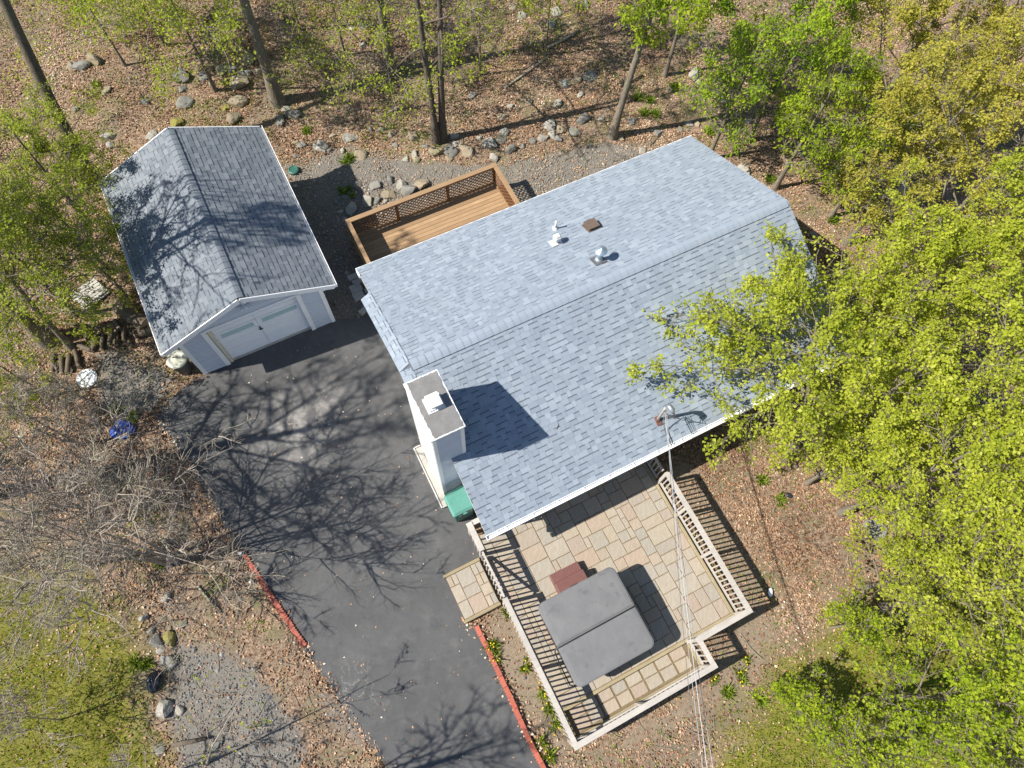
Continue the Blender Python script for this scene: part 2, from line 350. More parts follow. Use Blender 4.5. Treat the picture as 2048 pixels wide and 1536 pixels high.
# ---------------------------------------------------------------- ground
rs = np.random.RandomState(7)
def vnoise(x, y, seed=0):
    xi, yi = np.floor(x).astype(int), np.floor(y).astype(int); fx, fy = x - xi, y - yi
    fx = fx * fx * (3 - 2 * fx); fy = fy * fy * (3 - 2 * fy)
    def h(a, b):
        s = np.sin(a * 127.1 + b * 311.7 + seed * 74.7) * 43758.5453
        return s - np.floor(s)
    return (h(xi, yi) * (1 - fx) + h(xi + 1, yi) * fx) * (1 - fy) + (h(xi, yi + 1) * (1 - fx) + h(xi + 1, yi + 1) * fx) * fy
def fbm(x, y, seed=0):
    return 0.55 * vnoise(x, y, seed) + 0.28 * vnoise(x * 2.1, y * 2.1, seed + 3) + 0.17 * vnoise(x * 4.3, y * 4.3, seed + 5)
def inside(poly, x, y):
    r = np.zeros(x.shape, bool); n = len(poly); j = n - 1
    for i in range(n):
        (xi, yi), (xj, yj) = poly[i], poly[j]
        r ^= ((yi > y) != (yj > y)) & (x < (xj - xi) * (y - yi) / (yj - yi + 1e-12) + xi); j = i
    return r
def W(pts): return [px(a, b)[:2] for a, b in pts]
def soft(polys, x, y, amp=0.6):
    """share of jittered samples that fall into any of the outlines"""
    acc = np.zeros(x.shape)
    for k in range(4):
        jx = x + (fbm(x * 0.9, y * 0.9, 11 + k) - 0.5) * 2 * amp + (vnoise(x * 3.1, y * 3.1, 40 + k) - 0.5) * amp * 0.8
        jy = y + (fbm(x * 0.9, y * 0.9, 21 + k) - 0.5) * 2 * amp + (vnoise(x * 3.1, y * 3.1, 50 + k) - 0.5) * amp * 0.8
        r = np.zeros(x.shape, bool)
        for p in polys: r |= inside(p, jx, jy)
        acc += r
    return acc / 4
GRAVEL = [W(p) for p in (
    [(560, 335), (700, 292), (830, 325), (960, 332), (1060, 315), (1230, 285), (1330, 300), (1250, 330), (1040, 410), (760, 520), (690, 440), (600, 370)],
    [(575, 365), (690, 380), (700, 470), (730, 560), (745, 660), (655, 650)],
    [(200, 705), (340, 745), (325, 800), (250, 850), (200, 830)],
    [(350, 1290), (420, 1290), (500, 1330), (540, 1400), (600, 1470), (590, 1620), (370, 1620), (335, 1450)],
    [(640, 1390), (665, 1390), (745, 1500), (720, 1500)])]
DIRT = [W(p) for p in (
    [(1350, 905), (1395, 930), (1535, 1195), (1560, 1290), (1480, 1390), (1320, 1475), (1200, 1520), (1430, 1350), (1500, 1210), (1340, 950)],
    [(968, 1255), (1010, 1210), (1140, 1485), (1110, 1520), (1060, 1420)],
    [(250, 1315), (310, 1320), (305, 1385), (250, 1370)])]
GRASS = [W(p) for p in (
    [(-80, 1120), (120, 1140), (300, 1260), (270, 1340), (300, 1480), (310, 1650), (-80, 1650)],
    [(1430, 1520), (1540, 1370), (1680, 1230), (1800, 1150), (2100, 1080), (2100, 1650), (1330, 1650)])]
DRIFT = [W([(1430, 900), (1600, 920), (1660, 1100), (1640, 1260), (1560, 1190), (1500, 1060)])]
DRIVE = [px(a, b)[:2] for a, b in ((452, 724), (632, 655), (672, 642), (722, 634))] + [hw(.2, 3.85)[:2], hw(.2, -3.6)[:2]] + [px(a, b)[:2] for a, b in ((935, 1052), (985, 1130),
         (1000, 1180), (930, 1252), (957, 1249), (1005, 1360), (1062, 1480), (1100, 1545), (1240, 1800), (930, 1800), (775, 1536), (700, 1432), (612, 1300),
         (560, 1222), (512, 1150), (480, 1106), (420, 1000), (375, 925), (345, 880), (318, 850), (312, 832), (345, 793), (380, 765), (410, 750))]
FLAT = [hw(-6.2, 11)[:2], hw(12.5, 8)[:2], hw(12.5, -10.5)[:2], hw(-7.5, -10.5)[:2]]
def gz(x, y):
    x = np.asarray(x, float); y = np.asarray(y, float)
    n = fbm(x * 0.35, y * 0.35, 2) - 0.5
    far = np.clip((y - 17) / 8, 0, 1)
    return n * (0.06 + 0.35 * far) - 0.035
def axis(lo, hi, step):
    a = np.arange(lo, hi + 1e-6, step); out, s, p = [], step, hi
    while p < 260: s *= 1.35; p += s; out.append(p)
    neg, s, p = [], step, lo
    while p > -260: s *= 1.35; p -= s; neg.append(p)
    return np.array(neg[::-1] + list(a) + out)
ax, ay = axis(-22, 22, 0.16), axis(-6, 28, 0.16)
GX, GY = np.meshgrid(ax, ay)
GZ = gz(GX, GY) + (vnoise(GX * 2.2, GY * 2.2, 9) - 0.5) * 0.03
near = np.clip(1 - np.minimum(np.abs(GX) / 30, 1), 0, 1)
gv = np.stack([GX.ravel(), GY.ravel(), GZ.ravel()], 1)
nx_, ny_ = len(ax), len(ay)
idx = np.arange(nx_ * ny_).reshape(ny_, nx_)
gf = np.stack([idx[:-1, :-1].ravel(), idx[:-1, 1:].ravel(), idx[1:, 1:].ravel(), idx[1:, :-1].ravel()], 1)
def groundmat():
    m, t, b = new_mat('forest_floor'); geo = N(t, 'ShaderNodeNewGeometry'); P = geo.outputs['Position']
    def A(n): return N(t, 'ShaderNodeAttribute', attribute_name=n).outputs['Fac']
    n1 = noise(t, P, 1.3, 5, 0.65); n2 = noise(t, P, 14, 5, 0.7); n3 = noise(t, P, 55, 3, 0.7)
    vo = N(t, 'ShaderNodeTexVoronoi', inp={'Scale': 26.0}); t.links.new(P, vo.inputs['Vector'])
    leaf = ramp(t, [(0.15, (0.1, 0.066, 0.045)), (0.4, (0.2, 0.135, 0.09)), (0.62, (0.3, 0.21, 0.145)), (0.9, (0.42, 0.315, 0.23))], vo.outputs['Color'])
    leaf = mixc(t, leaf, (0.10, 0.065, 0.042), math_(t, 'MULTIPLY', maprange(t, n2, 0.45, 0.7), 0.55))
    so_ = ramp(t, [(0.25, (0.11, 0.088, 0.062)), (0.75, (0.25, 0.205, 0.15))], n2); leaf = mixc(t, leaf, so_, maprange(t, noise(t, P, 0.55, 5, 0.65), 0.46, 0.6)); leaf = mixc(t, leaf, (0.15, 0.16, 0.05), math_(t, 'MULTIPLY', maprange(t, noise(t, P, 1.1, 6, 0.7), 0.52, 0.68), 0.45))
    gr = ramp(t, [(0.25, (0.085, 0.078, 0.068)), (0.5, (0.175, 0.16, 0.138)), (0.75, (0.3, 0.275, 0.24))], math_(t, 'ADD', math_(t, 'MULTIPLY', n3, 0.6), math_(t, 'MULTIPLY', n2, 0.4)))
    di = ramp(t, [(0.25, (0.145, 0.112, 0.078)), (0.75, (0.3, 0.24, 0.175))], n2)
    ga = ramp(t, [(0.25, (0.08, 0.075, 0.024)), (0.5, (0.17, 0.165, 0.034)), (0.75, (0.27, 0.24, 0.07))], math_(t, 'ADD', math_(t, 'MULTIPLY', n1, 0.5), math_(t, 'MULTIPLY', n2, 0.5)))
    cc = mixc(t, leaf, di, A('dirt')); cc = mixc(t, cc, gr, A('gravel')); cc = mixc(t, cc, ga, A('grass'))
    t.links.new(cc, b.inputs['Base Color']); b.inputs['Roughness'].default_value = 0.95; b.inputs['Specular IOR Level'].default_value = 0.1
    bump(t, b, math_(t, 'ADD', n2, n3), 0.6, 0.03); return m
gme = fastmesh('ground', gv, gf, groundmat(), smooth=True)
for nm, polys, amp in (('gravel', GRAVEL, 0.35), ('dirt', DIRT, 0.35), ('grass', GRASS, 0.9)):
    a = gme.attributes.new(nm, 'FLOAT', 'POINT'); a.data.foreach_set('value', soft(polys, GX, GY, amp).ravel().astype(np.float32))
tag(link('ground', gme), kind='structure')

# driveway: asphalt sheet with its own ragged edge
def asphaltmat():
    m, t, b = new_mat('asphalt'); geo = N(t, 'ShaderNodeNewGeometry'); P = geo.outputs['Position']
    n1 = noise(t, P, 0.7, 4, 0.6); n2 = noise(t, P, 5, 5, 0.7); n3 = noise(t, P, 140, 2, 0.8)
    cc = ramp(t, [(0.3, (0.064, 0.064, 0.065)), (0.7, (0.106, 0.105, 0.104))], math_(t, 'ADD', math_(t, 'MULTIPLY', n1, 0.6), math_(t, 'MULTIPLY', n2, 0.4)))
    cc = mixc(t, cc, (0.22, 0.215, 0.205), math_(t, 'MULTIPLY', maprange(t, n3, 0.62, 0.8), 0.35))
    cc = mixc(t, cc, (0.02, 0.02, 0.022), math_(t, 'MULTIPLY', maprange(t, n3, 0.42, 0.3), 0.4))
    cc = mixc(t, cc, (0.035, 0.035, 0.038), math_(t, 'MULTIPLY', maprange(t, noise(t, P, 1.6, 5, 0.7), 0.56, 0.7), 0.45)); cc = mixc(t, cc, (0.15, 0.147, 0.14), math_(t, 'MULTIPLY', maprange(t, noise(t, P, 2.6, 6, 0.75), 0.54, 0.72), 0.4))
    # grey silt and patched cracks in the middle of the apron
    def blob(cx, cy, r):
        d = N(t, 'ShaderNodeVectorMath', operation='DISTANCE'); t.links.new(P, d.inputs[0]); d.inputs[1].default_value = (cx, cy, 0.03); return maprange(t, d.outputs['Value'], r, r * 0.25)
    m1 = blob(*px(590, 860)[:2], 1.7); m2 = blob(*px(640, 800)[:2], 0.9)
    si = math_(t, 'MULTIPLY', math_(t, 'MAXIMUM', m1, m2), maprange(t, noise(t, P, 1.9, 6, 0.6), 0.45, 0.6))
    cc = mixc(t, cc, (0.27, 0.255, 0.235), math_(t, 'MULTIPLY', si, 0.85))
    wv = N(t, 'ShaderNodeTexNoise', inp={'Scale': 0.9, 'Detail': 7.0, 'Roughness': 0.62}); t.links.new(P, wv.inputs['Vector'])
    cr = math_(t, 'MULTIPLY', maprange(t, math_(t, 'ABSOLUTE', math_(t, 'SUBTRACT', wv.outputs[0], 0.5)), 0.008, 0.002), math_(t, 'MAXIMUM', m1, blob(*px(700, 1400)[:2], 1.2)))
    cc = mixc(t, cc, (0.26, 0.245, 0.22), math_(t, 'MULTIPLY', cr, 0.7))
    t.links.new(cc, b.inputs['Base Color']); b.inputs['Roughness'].default_value = 0.85; b.inputs['Specular IOR Level'].default_value = 0.25
    bump(t, b, math_(t, 'ADD', n3, n2), 0.35, 0.008); return m
def ragged(poly, step, amp, seed):
    r = random.Random(seed); out = []
    for i, a in enumerate(poly):
        b = poly[(i + 1) % len(poly)]; L = math.hypot(b[0] - a[0], b[1] - a[1]); n = max(1, int(L / step))
        for k in range(n):
            f = k / n; out.append((a[0] + (b[0] - a[0]) * f + r.uniform(-amp, amp), a[1] + (b[1] - a[1]) * f + r.uniform(-amp, amp)))
    return out
def slab(name, poly, z0, z1, mat):
    bm = bmesh.new(); top = [bm.verts.new((x, y, z1)) for x, y in poly]; bot = [bm.verts.new((x, y, z0)) for x, y in poly]
    f = bm.faces.new(top)
    n = len(poly)
    for i in range(n): bm.faces.new((bot[i], bot[(i + 1) % n], top[(i + 1) % n], top[i]))
    bmesh.ops.recalc_face_normals(bm, faces=bm.faces)
    bmesh.ops.triangulate(bm, faces=[f]); me = bpy.data.meshes.new(name); bm.to_mesh(me); bm.free(); me.materials.append(mat)
    return link(name, me)
tag(slab('driveway', ragged(DRIVE, 0.12, 0.035, 4), -0.25, 0.03, asphaltmat()), kind='structure')

# ---------------------------------------------------------------- shingles
WIDTHS = (0.12, 0.16, 0.21, 0.27)
_tabs = {}
def tabgeo(wd, ex, raised):
    h = 0.013 if raised else 0.006
    ln = ex + 0.025
    v = [(0, 0, 0), (wd, 0, 0), (0, 0, h), (wd, 0, h), (0, ln, 0.002), (wd, ln, 0.002)]
    return np.array(v), ln
TQ = np.array([(0, 1, 3, 2), (2, 3, 5, 4)]); TT = np.array([(0, 2, 4), (1, 5, 3)])
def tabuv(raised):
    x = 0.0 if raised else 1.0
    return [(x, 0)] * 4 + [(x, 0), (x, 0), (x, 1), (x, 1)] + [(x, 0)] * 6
def tabmesh(wi, ex, raised, rb, mat):
    k = (wi, ex, raised, rb, mat.name)
    if k not in _tabs:
        v, ln = tabgeo(WIDTHS[wi] - 0.004, ex, raised)
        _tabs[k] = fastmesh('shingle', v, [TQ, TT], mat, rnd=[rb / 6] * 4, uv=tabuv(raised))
    return _tabs[k]
def lay_shingles(surfs, roof, mat, ex, rz, origin, seed, nsingle=298):
    """surfs: (origin, sdir, tdir, S, T, keep(s,t)); the nearest tabs become single parts, the rest one mesh"""
    r = random.Random(seed); tabs = []
    for (o, sd, td, Sl, Tl, keep) in surfs:
        o, sd, td = np.array(o, float), np.array(sd, float), np.array(td, float); nn = np.cross(sd, td)
        nc = int(math.ceil(Tl / ex))
        for ci in range(nc):
            t0 = ci * ex - 0.02; s = -r.uniform(0, 0.25); raised = r.random() < 0.5
            while s < Sl:
                wi = r.randrange(4); wd = WIDTHS[wi]; a, b = max(s, 0), min(s + wd, Sl)
                if b - a > 0.03 and keep((a + b) / 2, t0 + ex / 2):
                    full = (a == s and b == s + wd)
                    tabs.append((o, sd, td, nn, a, b - a, t0, wi if full else -1, raised, r.randrange(7), min(ex + 0.025, Tl - t0)))
                s += wd
                raised = not raised if r.random() < 0.8 else raised
    ct, st = math.cos(rz), math.sin(rz)
    def dist(tb):
        p = tb[0] + tb[1] * tb[4] + tb[2] * tb[6]; x, y = origin[0] + p[0] * ct - p[1] * st, origin[1] + p[0] * st + p[1] * ct
        return (x ** 2 + y ** 2 + (p[2] - CAM_H) ** 2)
    tabs.sort(key=dist); single, rest = [], []
    for tb in tabs: (single if (len(single) < nsingle and tb[7] >= 0 and tb[10] > ex) else rest).append(tb)
    for (o, sd, td, nn, a, wd, t0, wi, raised, rb, ln) in single:
        ob = link('shingle', tabmesh(wi, ex, raised, rb, mat), roof); p = o + sd * a + td * t0
        ob.matrix_local = Matrix(((sd[0], td[0], nn[0], p[0]), (sd[1], td[1], nn[1], p[1]), (sd[2], td[2], nn[2], p[2]), (0, 0, 0, 1)))
    V, Q, T_, R_, UVq, UVt = [], [], [], [], [], []
    for i, (o, sd, td, nn, a, wd, t0, wi, raised, rb, ln) in enumerate(rest):
        v, _ = tabgeo(wd - 0.004, ex, raised); v[4:, 1] = ln
        V.append(o + np.outer(v[:, 0] + a, sd) + np.outer(v[:, 1] + t0, td) + np.outer(v[:, 2], nn)); Q.append(TQ + 6 * i); T_.append(TT + 6 * i); R_.append(rb / 6)
        u = tabuv(raised); UVq.append(u[:8]); UVt.append(u[8:])
    R_ = np.array(R_); rnd = np.concatenate([np.repeat(R_, 2), np.repeat(R_, 2)])
    uv = np.concatenate([np.array(UVq).reshape(-1, 2), np.array(UVt).reshape(-1, 2)])
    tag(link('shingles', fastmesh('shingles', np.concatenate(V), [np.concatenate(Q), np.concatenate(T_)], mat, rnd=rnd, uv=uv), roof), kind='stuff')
def capmesh(hw_, slope, ln, mat, rb):
    """one folded ridge shingle lying along +y, lifted at its front end"""
    a = math.atan(slope); pr = []
    for k in range(-4, 5):
        d = abs(k) / 4 * hw_; z = -slope * d + (0.014 if abs(k) > 1 else 0.014 - 0.012 * (1 - abs(k) * 0.5)); pr.append((k / 4 * hw_, z))
    v = [(x, 0, z + 0.022) for x, z in pr] + [(x, ln, z + 0.008) for x, z in pr] + [(x, 0, z - 0.004) for x, z in pr]
    n = len(pr); f = [(i, i + 1, n + i + 1, n + i) for i in range(n - 1)] + [(2 * n + i, 2 * n + i + 1, i + 1, i) for i in range(n - 1)]
    f += [(2 * n, 0, n, n), (n - 1, 3 * n - 1, 2 * n - 1, 2 * n - 1)]
    f = f[:-2]
    f += [(2 * n, 0, n, n + 0)][:0]
    uvs = [[(1, 0), (1, 0), (1, .8), (1, .8)]] * (n - 1) + [[(1, .8)] * 4] * (n - 1)  # cap ends and edges darkened through the band: painted shade where caps overlap
    # side skirts so that the cap stands proud of the courses
    m_ = len(v); v += [(pr[0][0], 0, pr[0][1] - .004), (pr[0][0], ln, pr[0][1] - .004), (pr[-1][0], 0, pr[-1][1] - .004), (pr[-1][0], ln, pr[-1][1] - .004)]
    f += [(m_, 0, n, m_ + 1), (n - 1, m_ + 2, m_ + 3, 2 * n - 1)]; uvs += [[(1, .8)] * 4] * 2
    return fastmesh('ridge_shingle', v, np.array(f), mat, rnd=[rb] * len(f), uv=np.array(uvs).reshape(-1, 2))
def laps(parent, name, mat, a, b, z0, z1, step, out, topfn=None, th=0.03):
    """lapped boards between ground points a and b (local xy), facing direction out (xy)"""
    a, b, o = Vector((*a, 0)), Vector((*b, 0)), Vector((*out, 0)); L = (b - a).length; d = (b - a).normalized()
    n = int(round((z1 - z0) / step)); cache = {}
    for i in range(n):
        z = z0 + i * step; s0, s1 = (0, L) if topfn is None else topfn(z + step * 0.5)
        if s1 - s0 < 0.05: continue
        p, q = a + d * s0, a + d * s1; up = Vector((0, 0, 1))
        v = []
        for (zz, oo) in ((z, 0), (z, th), (z + step * .62, th * .8), (z + step * .8, .003), (z + step + .004, .001)): v += [p + up * zz + o * oo, q + up * zz + o * oo]
        fs = [(2 * k, 2 * k + 1, 2 * k + 3, 2 * k + 2) for k in range(4)] + [(0, 2, 4, 6, 8), (9, 7, 5, 3, 1)]
        bm_ = MB(); bm_.add(v, fs if d.cross(up).dot(o) > 0 else [f[::-1] for f in fs])
        bm_.build(name, mat, parent)

# ---------------------------------------------------------------- house
L_, VB, VF, ZE, ZR = 11.508, 4.23, -4.30, 2.25, 3.994
K = (ZR - ZE) / 4.265
house = empty('house', hw(0, 0), TH)
tag(house, 'single storey house with blue grey shingle gable roof and white siding chimney', 'house')
U0, U1, WV = 0.22, 11.2, 3.85
mb = MB()
for (a, b) in (((U0, -WV), (U0, WV)), ((U1, -WV), (U1, WV))):
    x = a[0]; mb.add([(x, -WV, -0.1), (x, WV, -0.1), (x, WV, ZR - K * WV - 0.08), (x, 0, ZR - 0.08), (x, -WV, ZR - K * WV - 0.08)], [(0, 1, 2, 3, 4)])
mb.add([(U0, -WV, -0.1), (U1, -WV, -0.1), (U1, -WV, 2.35), (U0, -WV, 2.35)], [(0, 1, 2, 3)])
mb.add([(U0, WV, -0.1), (U1, WV, -0.1), (U1, WV, 2.35), (U0, WV, 2.35)], [(3, 2, 1, 0)])
wall = mb.build('wall', M['siding_white'], house)
tf = lambda x0, x1, v0: None
laps(wall, 'siding_board', M['siding_white'], (U0, -WV), (U1, -WV), 0.1, 2.3, 0.2, (0, -1))
laps(wall, 'siding_board', M['siding_white'], (U1, WV), (U0, WV), 0.1, 2.3, 0.2, (0, 1))
laps(wall, 'siding_board', M['siding_white'], (U1, -WV), (U1, WV), 0.1, 3.8, 0.2, (1, 0), lambda z: (0, 2 * WV) if z < 2.4 else (WV - (ZR - 0.1 - z) / K, WV + (ZR - 0.1 - z) / K))
laps(wall, 'siding_board', M['siding_white'], (U0, WV), (U0, -WV), 0.1, 3.8, 0.2, (-1, 0), lambda z: (0, 2 * WV) if z < 2.4 else (WV - (ZR - 0.1 - z) / K, WV + (ZR - 0.1 - z) / K))
# back door and front window (under the eaves)
d_ = MB().box(4.6, 5.5, 3.86, 3.9, 0.25, 2.2, 0.01).build('door', M['door'], house); MB().box(5.36, 5.42, 3.9, 3.95, 1.15, 1.2, 0.01).build('handle', M['metal'], d_)
for (x0, x1, y, s) in ((2.0, 3.4, -3.88, -1), (6.4, 7.4, -3.88, -1), (8.5, 9.8, -3.88, -1), (1.8, 3.2, 3.88, 1), (7.5, 9.0, 3.88, 1)):
    wn = MB().box(x0, x1, min(y, y + s * 0.05), max(y, y + s * 0.05), 0.95, 2.05, 0.01).build('window', M['white'], house)
    for k in (0, 1):
        m_ = (x0 + x1) / 2; a, b = (x0 + 0.07, m_ - 0.03) if k == 0 else (m_ + 0.03, x1 - 0.07); MB().box(a, b, min(y + s * 0.053, y + s * 0.058), max(y + s * 0.053, y + s * 0.058), 1.03, 1.97).build('pane', M['door_glass'], wn)
mb = MB(); TK = 0.06
for (ve, sg) in ((VF, -1), (VB, 1)):
    ze = ZR - K * abs(ve)
    mb.add([(0, 0, ZR), (L_, 0, ZR), (L_, ve, ze), (0, ve, ze), (0, 0, ZR - TK), (L_, 0, ZR - TK), (L_, ve, ze - TK), (0, ve, ze - TK)],
           [(0, 1, 2, 3), (7, 6, 5, 4), (2, 6, 7, 3), (0, 3, 7, 4), (1, 5, 6, 2)])
roof = mb.build('roof', M['roofdeck'], house)
ca = math.cos(math.atan(K)); sa = math.sin(math.atan(K))
CU0, CU1, CV0, CV1, CT = -0.39, 0.388, -2.343, -0.864, 5.04
Tf, Tb = abs(VF) / ca, VB / ca
def keepf(s, t):
    v = VF + t * ca; return not (s < CU1 + 0.02 and CV0 < v < CV1)
SKU, SKV, SKD = -0.27, 3.05, 0.15
s1 = np.array([0, -1, K]); s1 = s1 / np.linalg.norm(s1); s2 = np.array([0, -1, -K]); s2 = s2 / np.linalg.norm(s2); tk = np.array([-SKU, 0, SKD])
def perp(s): t = tk - s * (tk @ s); return t / np.linalg.norm(t)
skl = float(np.linalg.norm(tk)) + .03
surfs = [((0, VF, ZR - K * abs(VF)), (1, 0, 0), (0, ca, sa), L_, Tf, keepf),
         ((L_, VB, ZR - K * VB), (-1, 0, 0), (0, -ca, sa), L_, Tb, lambda s, t: True),
         ((SKU, SKV, ZR - K * SKV - SKD), s1, perp(s1), SKV / ca, skl, lambda s, t: True),
         ((SKU, 0, ZR - SKD), s2, perp(s2), .9 / ca, skl, lambda s, t: True)]
lay_shingles(surfs, roof, M['shingle'], 0.1425, TH, hw(0, 0), 3)
# steep shingled skirt on the left gable: backing sheet and drip edge
mb = MB(); e = .012
def skz(v, u): return ZR - K * abs(v) - SKD * (u / SKU) - e
for (va, vb_) in ((SKV, 0), (0, CV1 - .05)):
    q = [(SKU + .005, va, skz(va, SKU)), (SKU + .005, vb_, skz(vb_, SKU)), (.02, vb_, skz(vb_, 0)), (.02, va, skz(va, 0))]; n = len(q)
    mb.add(q + [(x, y, z - .1) for x, y, z in q], [(0, 1, 2, 3), (7, 6, 5, 4), (0, 4, 5, 1), (3, 7, 4, 0)])
mb.build('gable_skirt', M['roofdeck'], roof)
caps = [capmesh(0.155, K, 0.235, M['shingle'], (0.35 + 0.1 * k)) for k in range(5)]
u = 0.02; r = random.Random(5)
while u < L_ - 0.2:
    o = link('ridge_shingle', r.choice(caps), roof, (u + 0.21, 0, ZR + 0.008 + r.uniform(-.002, .002)), (0, 0, math.radians(90))); u += 0.2
# gutters and trim
g = MB(); v0, z0 = VF - 0.02, ZE - 0.10
g.box(-0.03, L_ + 0.03, v0 - 0.12, v0, z0, z0 + 0.012); g.box(-0.03, L_ + 0.03, v0 - 0.125, v0 - 0.105, z0 + 0.012, z0 + 0.1); g.box(-0.03, L_ + 0.03, v0 - 0.014, v0, z0 + 0.012, z0 + 0.09)
g.box(-0.03, -0.018, v0 - 0.105, v0 - 0.014, z0 + 0.012, z0 + 0.09)
u = 0.5
while u < L_: g.box(u, u + 0.02, v0 - 0.105, v0 - 0.014, z0 + 0.085, z0 + 0.095); u += 0.75
g.build('gutter', M['white'], house)
g = MB(); g.box(-0.03, L_ + 0.03, VB, VB + 0.035, ZE - 0.17, ZE + 0.012); g.box(-0.03, 0.05, VB - 0.2, VB, ZE - 0.19, ZE - 0.03); g.build('fascia', M['white'], house)
for (uu, va, vb_) in ((0.015, VF * .998, CV0 - .03), (.015, VB * .998, SKV), (SKU + .02, SKV, 0), (SKU + .02, CV1 - .02, 0), (L_ - 0.015, VF * .998, 0), (L_ - .015, VB * .998, 0)):
    dz = .13 + (SKD + .04 if uu < -.1 else 0); mb = MB(); mb.beam((uu, va, ZR - K * abs(va) - dz), (uu, vb_, ZR - K * abs(vb_) - dz), 0.02, 0.13); mb.build('rake_trim', M['white'], house)
# soffit
MB().box(0.02, L_ - 0.02, VF + 0.02, -WV, 2.12, 2.15).build('soffit', M['white'], house); MB().box(0.02, L_ - 0.02, WV, VB - 0.02, 2.12, 2.15).build('soffit', M['white'], house)
for (uu, vv) in ((0.3, -3.93), (11.1, -3.93)):
    MB().tube([(uu, VF - 0.08, 2.16), (uu, vv, 1.95), (uu, vv, 0.1), (uu, vv - 0.2, 0.05)], 0.04, 8).build('downspout', M['white'], house)
# chimney
ch = MB().box(CU0 + 0.02, CU1 - 0.02, CV0 + 0.02, CV1 - 0.02, -0.05, CT - 0.05).build('chimney', M['siding_white'], house)
laps(ch, 'chimney_board', M['siding'], (CU0 + .02, CV0 + .02), (CU1 - .02, CV0 + .02), 0.0, CT - 0.08, 0.12, (0, -1))
laps(ch, 'chimney_board', M['siding_white'], (CU0 + .02, CV1 - .02), (CU0 + .02, CV0 + .02), 0.0, CT - 0.08, 0.12, (-1, 0))
laps(ch, 'chimney_board', M['siding_white'], (CU1 - .02, CV0 + .02), (CU1 - .02, CV1 - .02), 2.9, CT - 0.08, 0.12, (1, 0))
laps(ch, 'chimney_board', M['siding_white'], (CU1 - .02, CV1 - .02), (CU0 + .02, CV1 - .02), 2.6, CT - 0.08, 0.12, (0, 1))
for (x, y) in ((CU0, CV0), (CU1, CV0), (CU0, CV1), (CU1, CV1)):
    sx, sy = (1 if x < 0 else -1), (1 if y == CV0 else -1); mb = MB(); z0 = -0.05 if x < 0 else 2.6
    mb.box(min(x, x + sx * 0.09), max(x, x + sx * 0.09), min(y - sy * .018, y + sy * 0.012), max(y - sy * .018, y + sy * 0.012), z0, CT - 0.06)
    mb.box(min(x - sx * .018, x + sx * 0.012), max(x - sx * .018, x + sx * 0.012), min(y + sy * 0.013, y + sy * 0.09), max(y + sy * 0.013, y + sy * 0.09), z0, CT - 0.06); mb.build('corner_trim', M['white'], ch)
r = random.Random(8)
out = ragged([(CU0 - .035, CV0 - .035), (CU1 + .035, CV0 - .035), (CU1 + .035, CV1 + .035), (CU0 - .035, CV1 + .035)], 0.06, 0.004, 3)
MB().prism(out, CT - 0.06, CT).build('cap_flashing', M['white_metal'], ch)
out = ragged([(CU0 + .06, CV0 - .005), (CU1 + .0, CV0 - .005), (CU1 + .0, CV1 + .0), (CU0 + .04, CV1 + .0)], 0.05, 0.014, 6)
MB().prism(out, CT, CT + 0.012).build('cap_sheet', M['cap_grey'], ch)
fc = empty('flue_cap', ((CU0 + CU1) / 2 + .04, -1.58, CT + 0.012)); fc.parent = ch; fc.rotation_euler = (0, 0, 0.03)
bpy.data.objects.remove(fc)
mb = MB(); cx, cy, z = 0.03, -1.58, CT + 0.012
mb.box(cx - .23, cx + .19, cy - .2, cy + .2, z, z + .02); mb.box(cx - .19, cx + .15, cy - .16, cy + .16, z + .02, z + .06); mb.box(cx - .12, cx + .12, cy - .13, cy + .13, z + .06, z + .2); mb.box(cx - .17, cx + .15, cy - .17, cy + .17, z + .2, z + .225, 0.02)
mb.add([(cx - .12, cy - .13, z + .225), (cx + .12, cy - .13, z + .225), (cx + .12, cy + .13, z + .225), (cx - .12, cy + .13, z + .225), (cx, cy, z + .26)], [(0, 1, 4), (1, 2, 4), (2, 3, 4), (3, 0, 4)])
mb.build('flue_cap', M['white_metal'], ch)
# roof vents: zr(v) is the roof height
def zroof(v): return ZR - K * abs(v) + 0.02
def plate(mb, u, v, a, b, h=0.012):
    s = 1 if v > 0 else -1; z = lambda vv: zroof(vv)
    mb.add([(u - a, v - b, z(v - b)), (u + a, v - b, z(v - b)), (u + a, v + b, z(v + b)), (u - a, v + b, z(v + b)), (u - a, v - b, z(v - b) + h), (u + a, v - b, z(v - b) + h), (u + a, v + b, z(v + b) + h), (u - a, v + b, z(v + b) + h)],
           [(4, 5, 6, 7), (0, 1, 5, 4), (1, 2, 6, 5), (2, 3, 7, 6), (3, 0, 4, 7)])
u, v = 5.58, 2.59; mb = MB(); mb.lathe([(0.08, zroof(v) - .03), (0.09, zroof(v) + .03), (0.05, zroof(v) + .06), (0.04, zroof(v) + .07)], 14, (u, v)); mb.tube([(u, v, zroof(v)), (u, v, zroof(v) + .36)], 0.032, 10); mb.build('vent_pipe', M['white_metal'], house, True)
u, v = 5.31, 2.05; mb = MB(); plate(mb, u - .03, v, .17, .13); z = zroof(v); mb.tube([(u, v, z - .02), (u, v, z + .16)], 0.075, 12); mb.box(u - .1, u + .1, v - .1, v + .1, z + .14, z + .3, 0.03); mb.box(u - .07, u + .07, v - .07, v + .07, z + .3, z + .34, 0.03); mb.build('exhaust_vent', M['white_metal'], house)
u, v = 6.47, 2.1; mb = MB(); plate(mb, u, v, .2, .2); z = zroof(v)
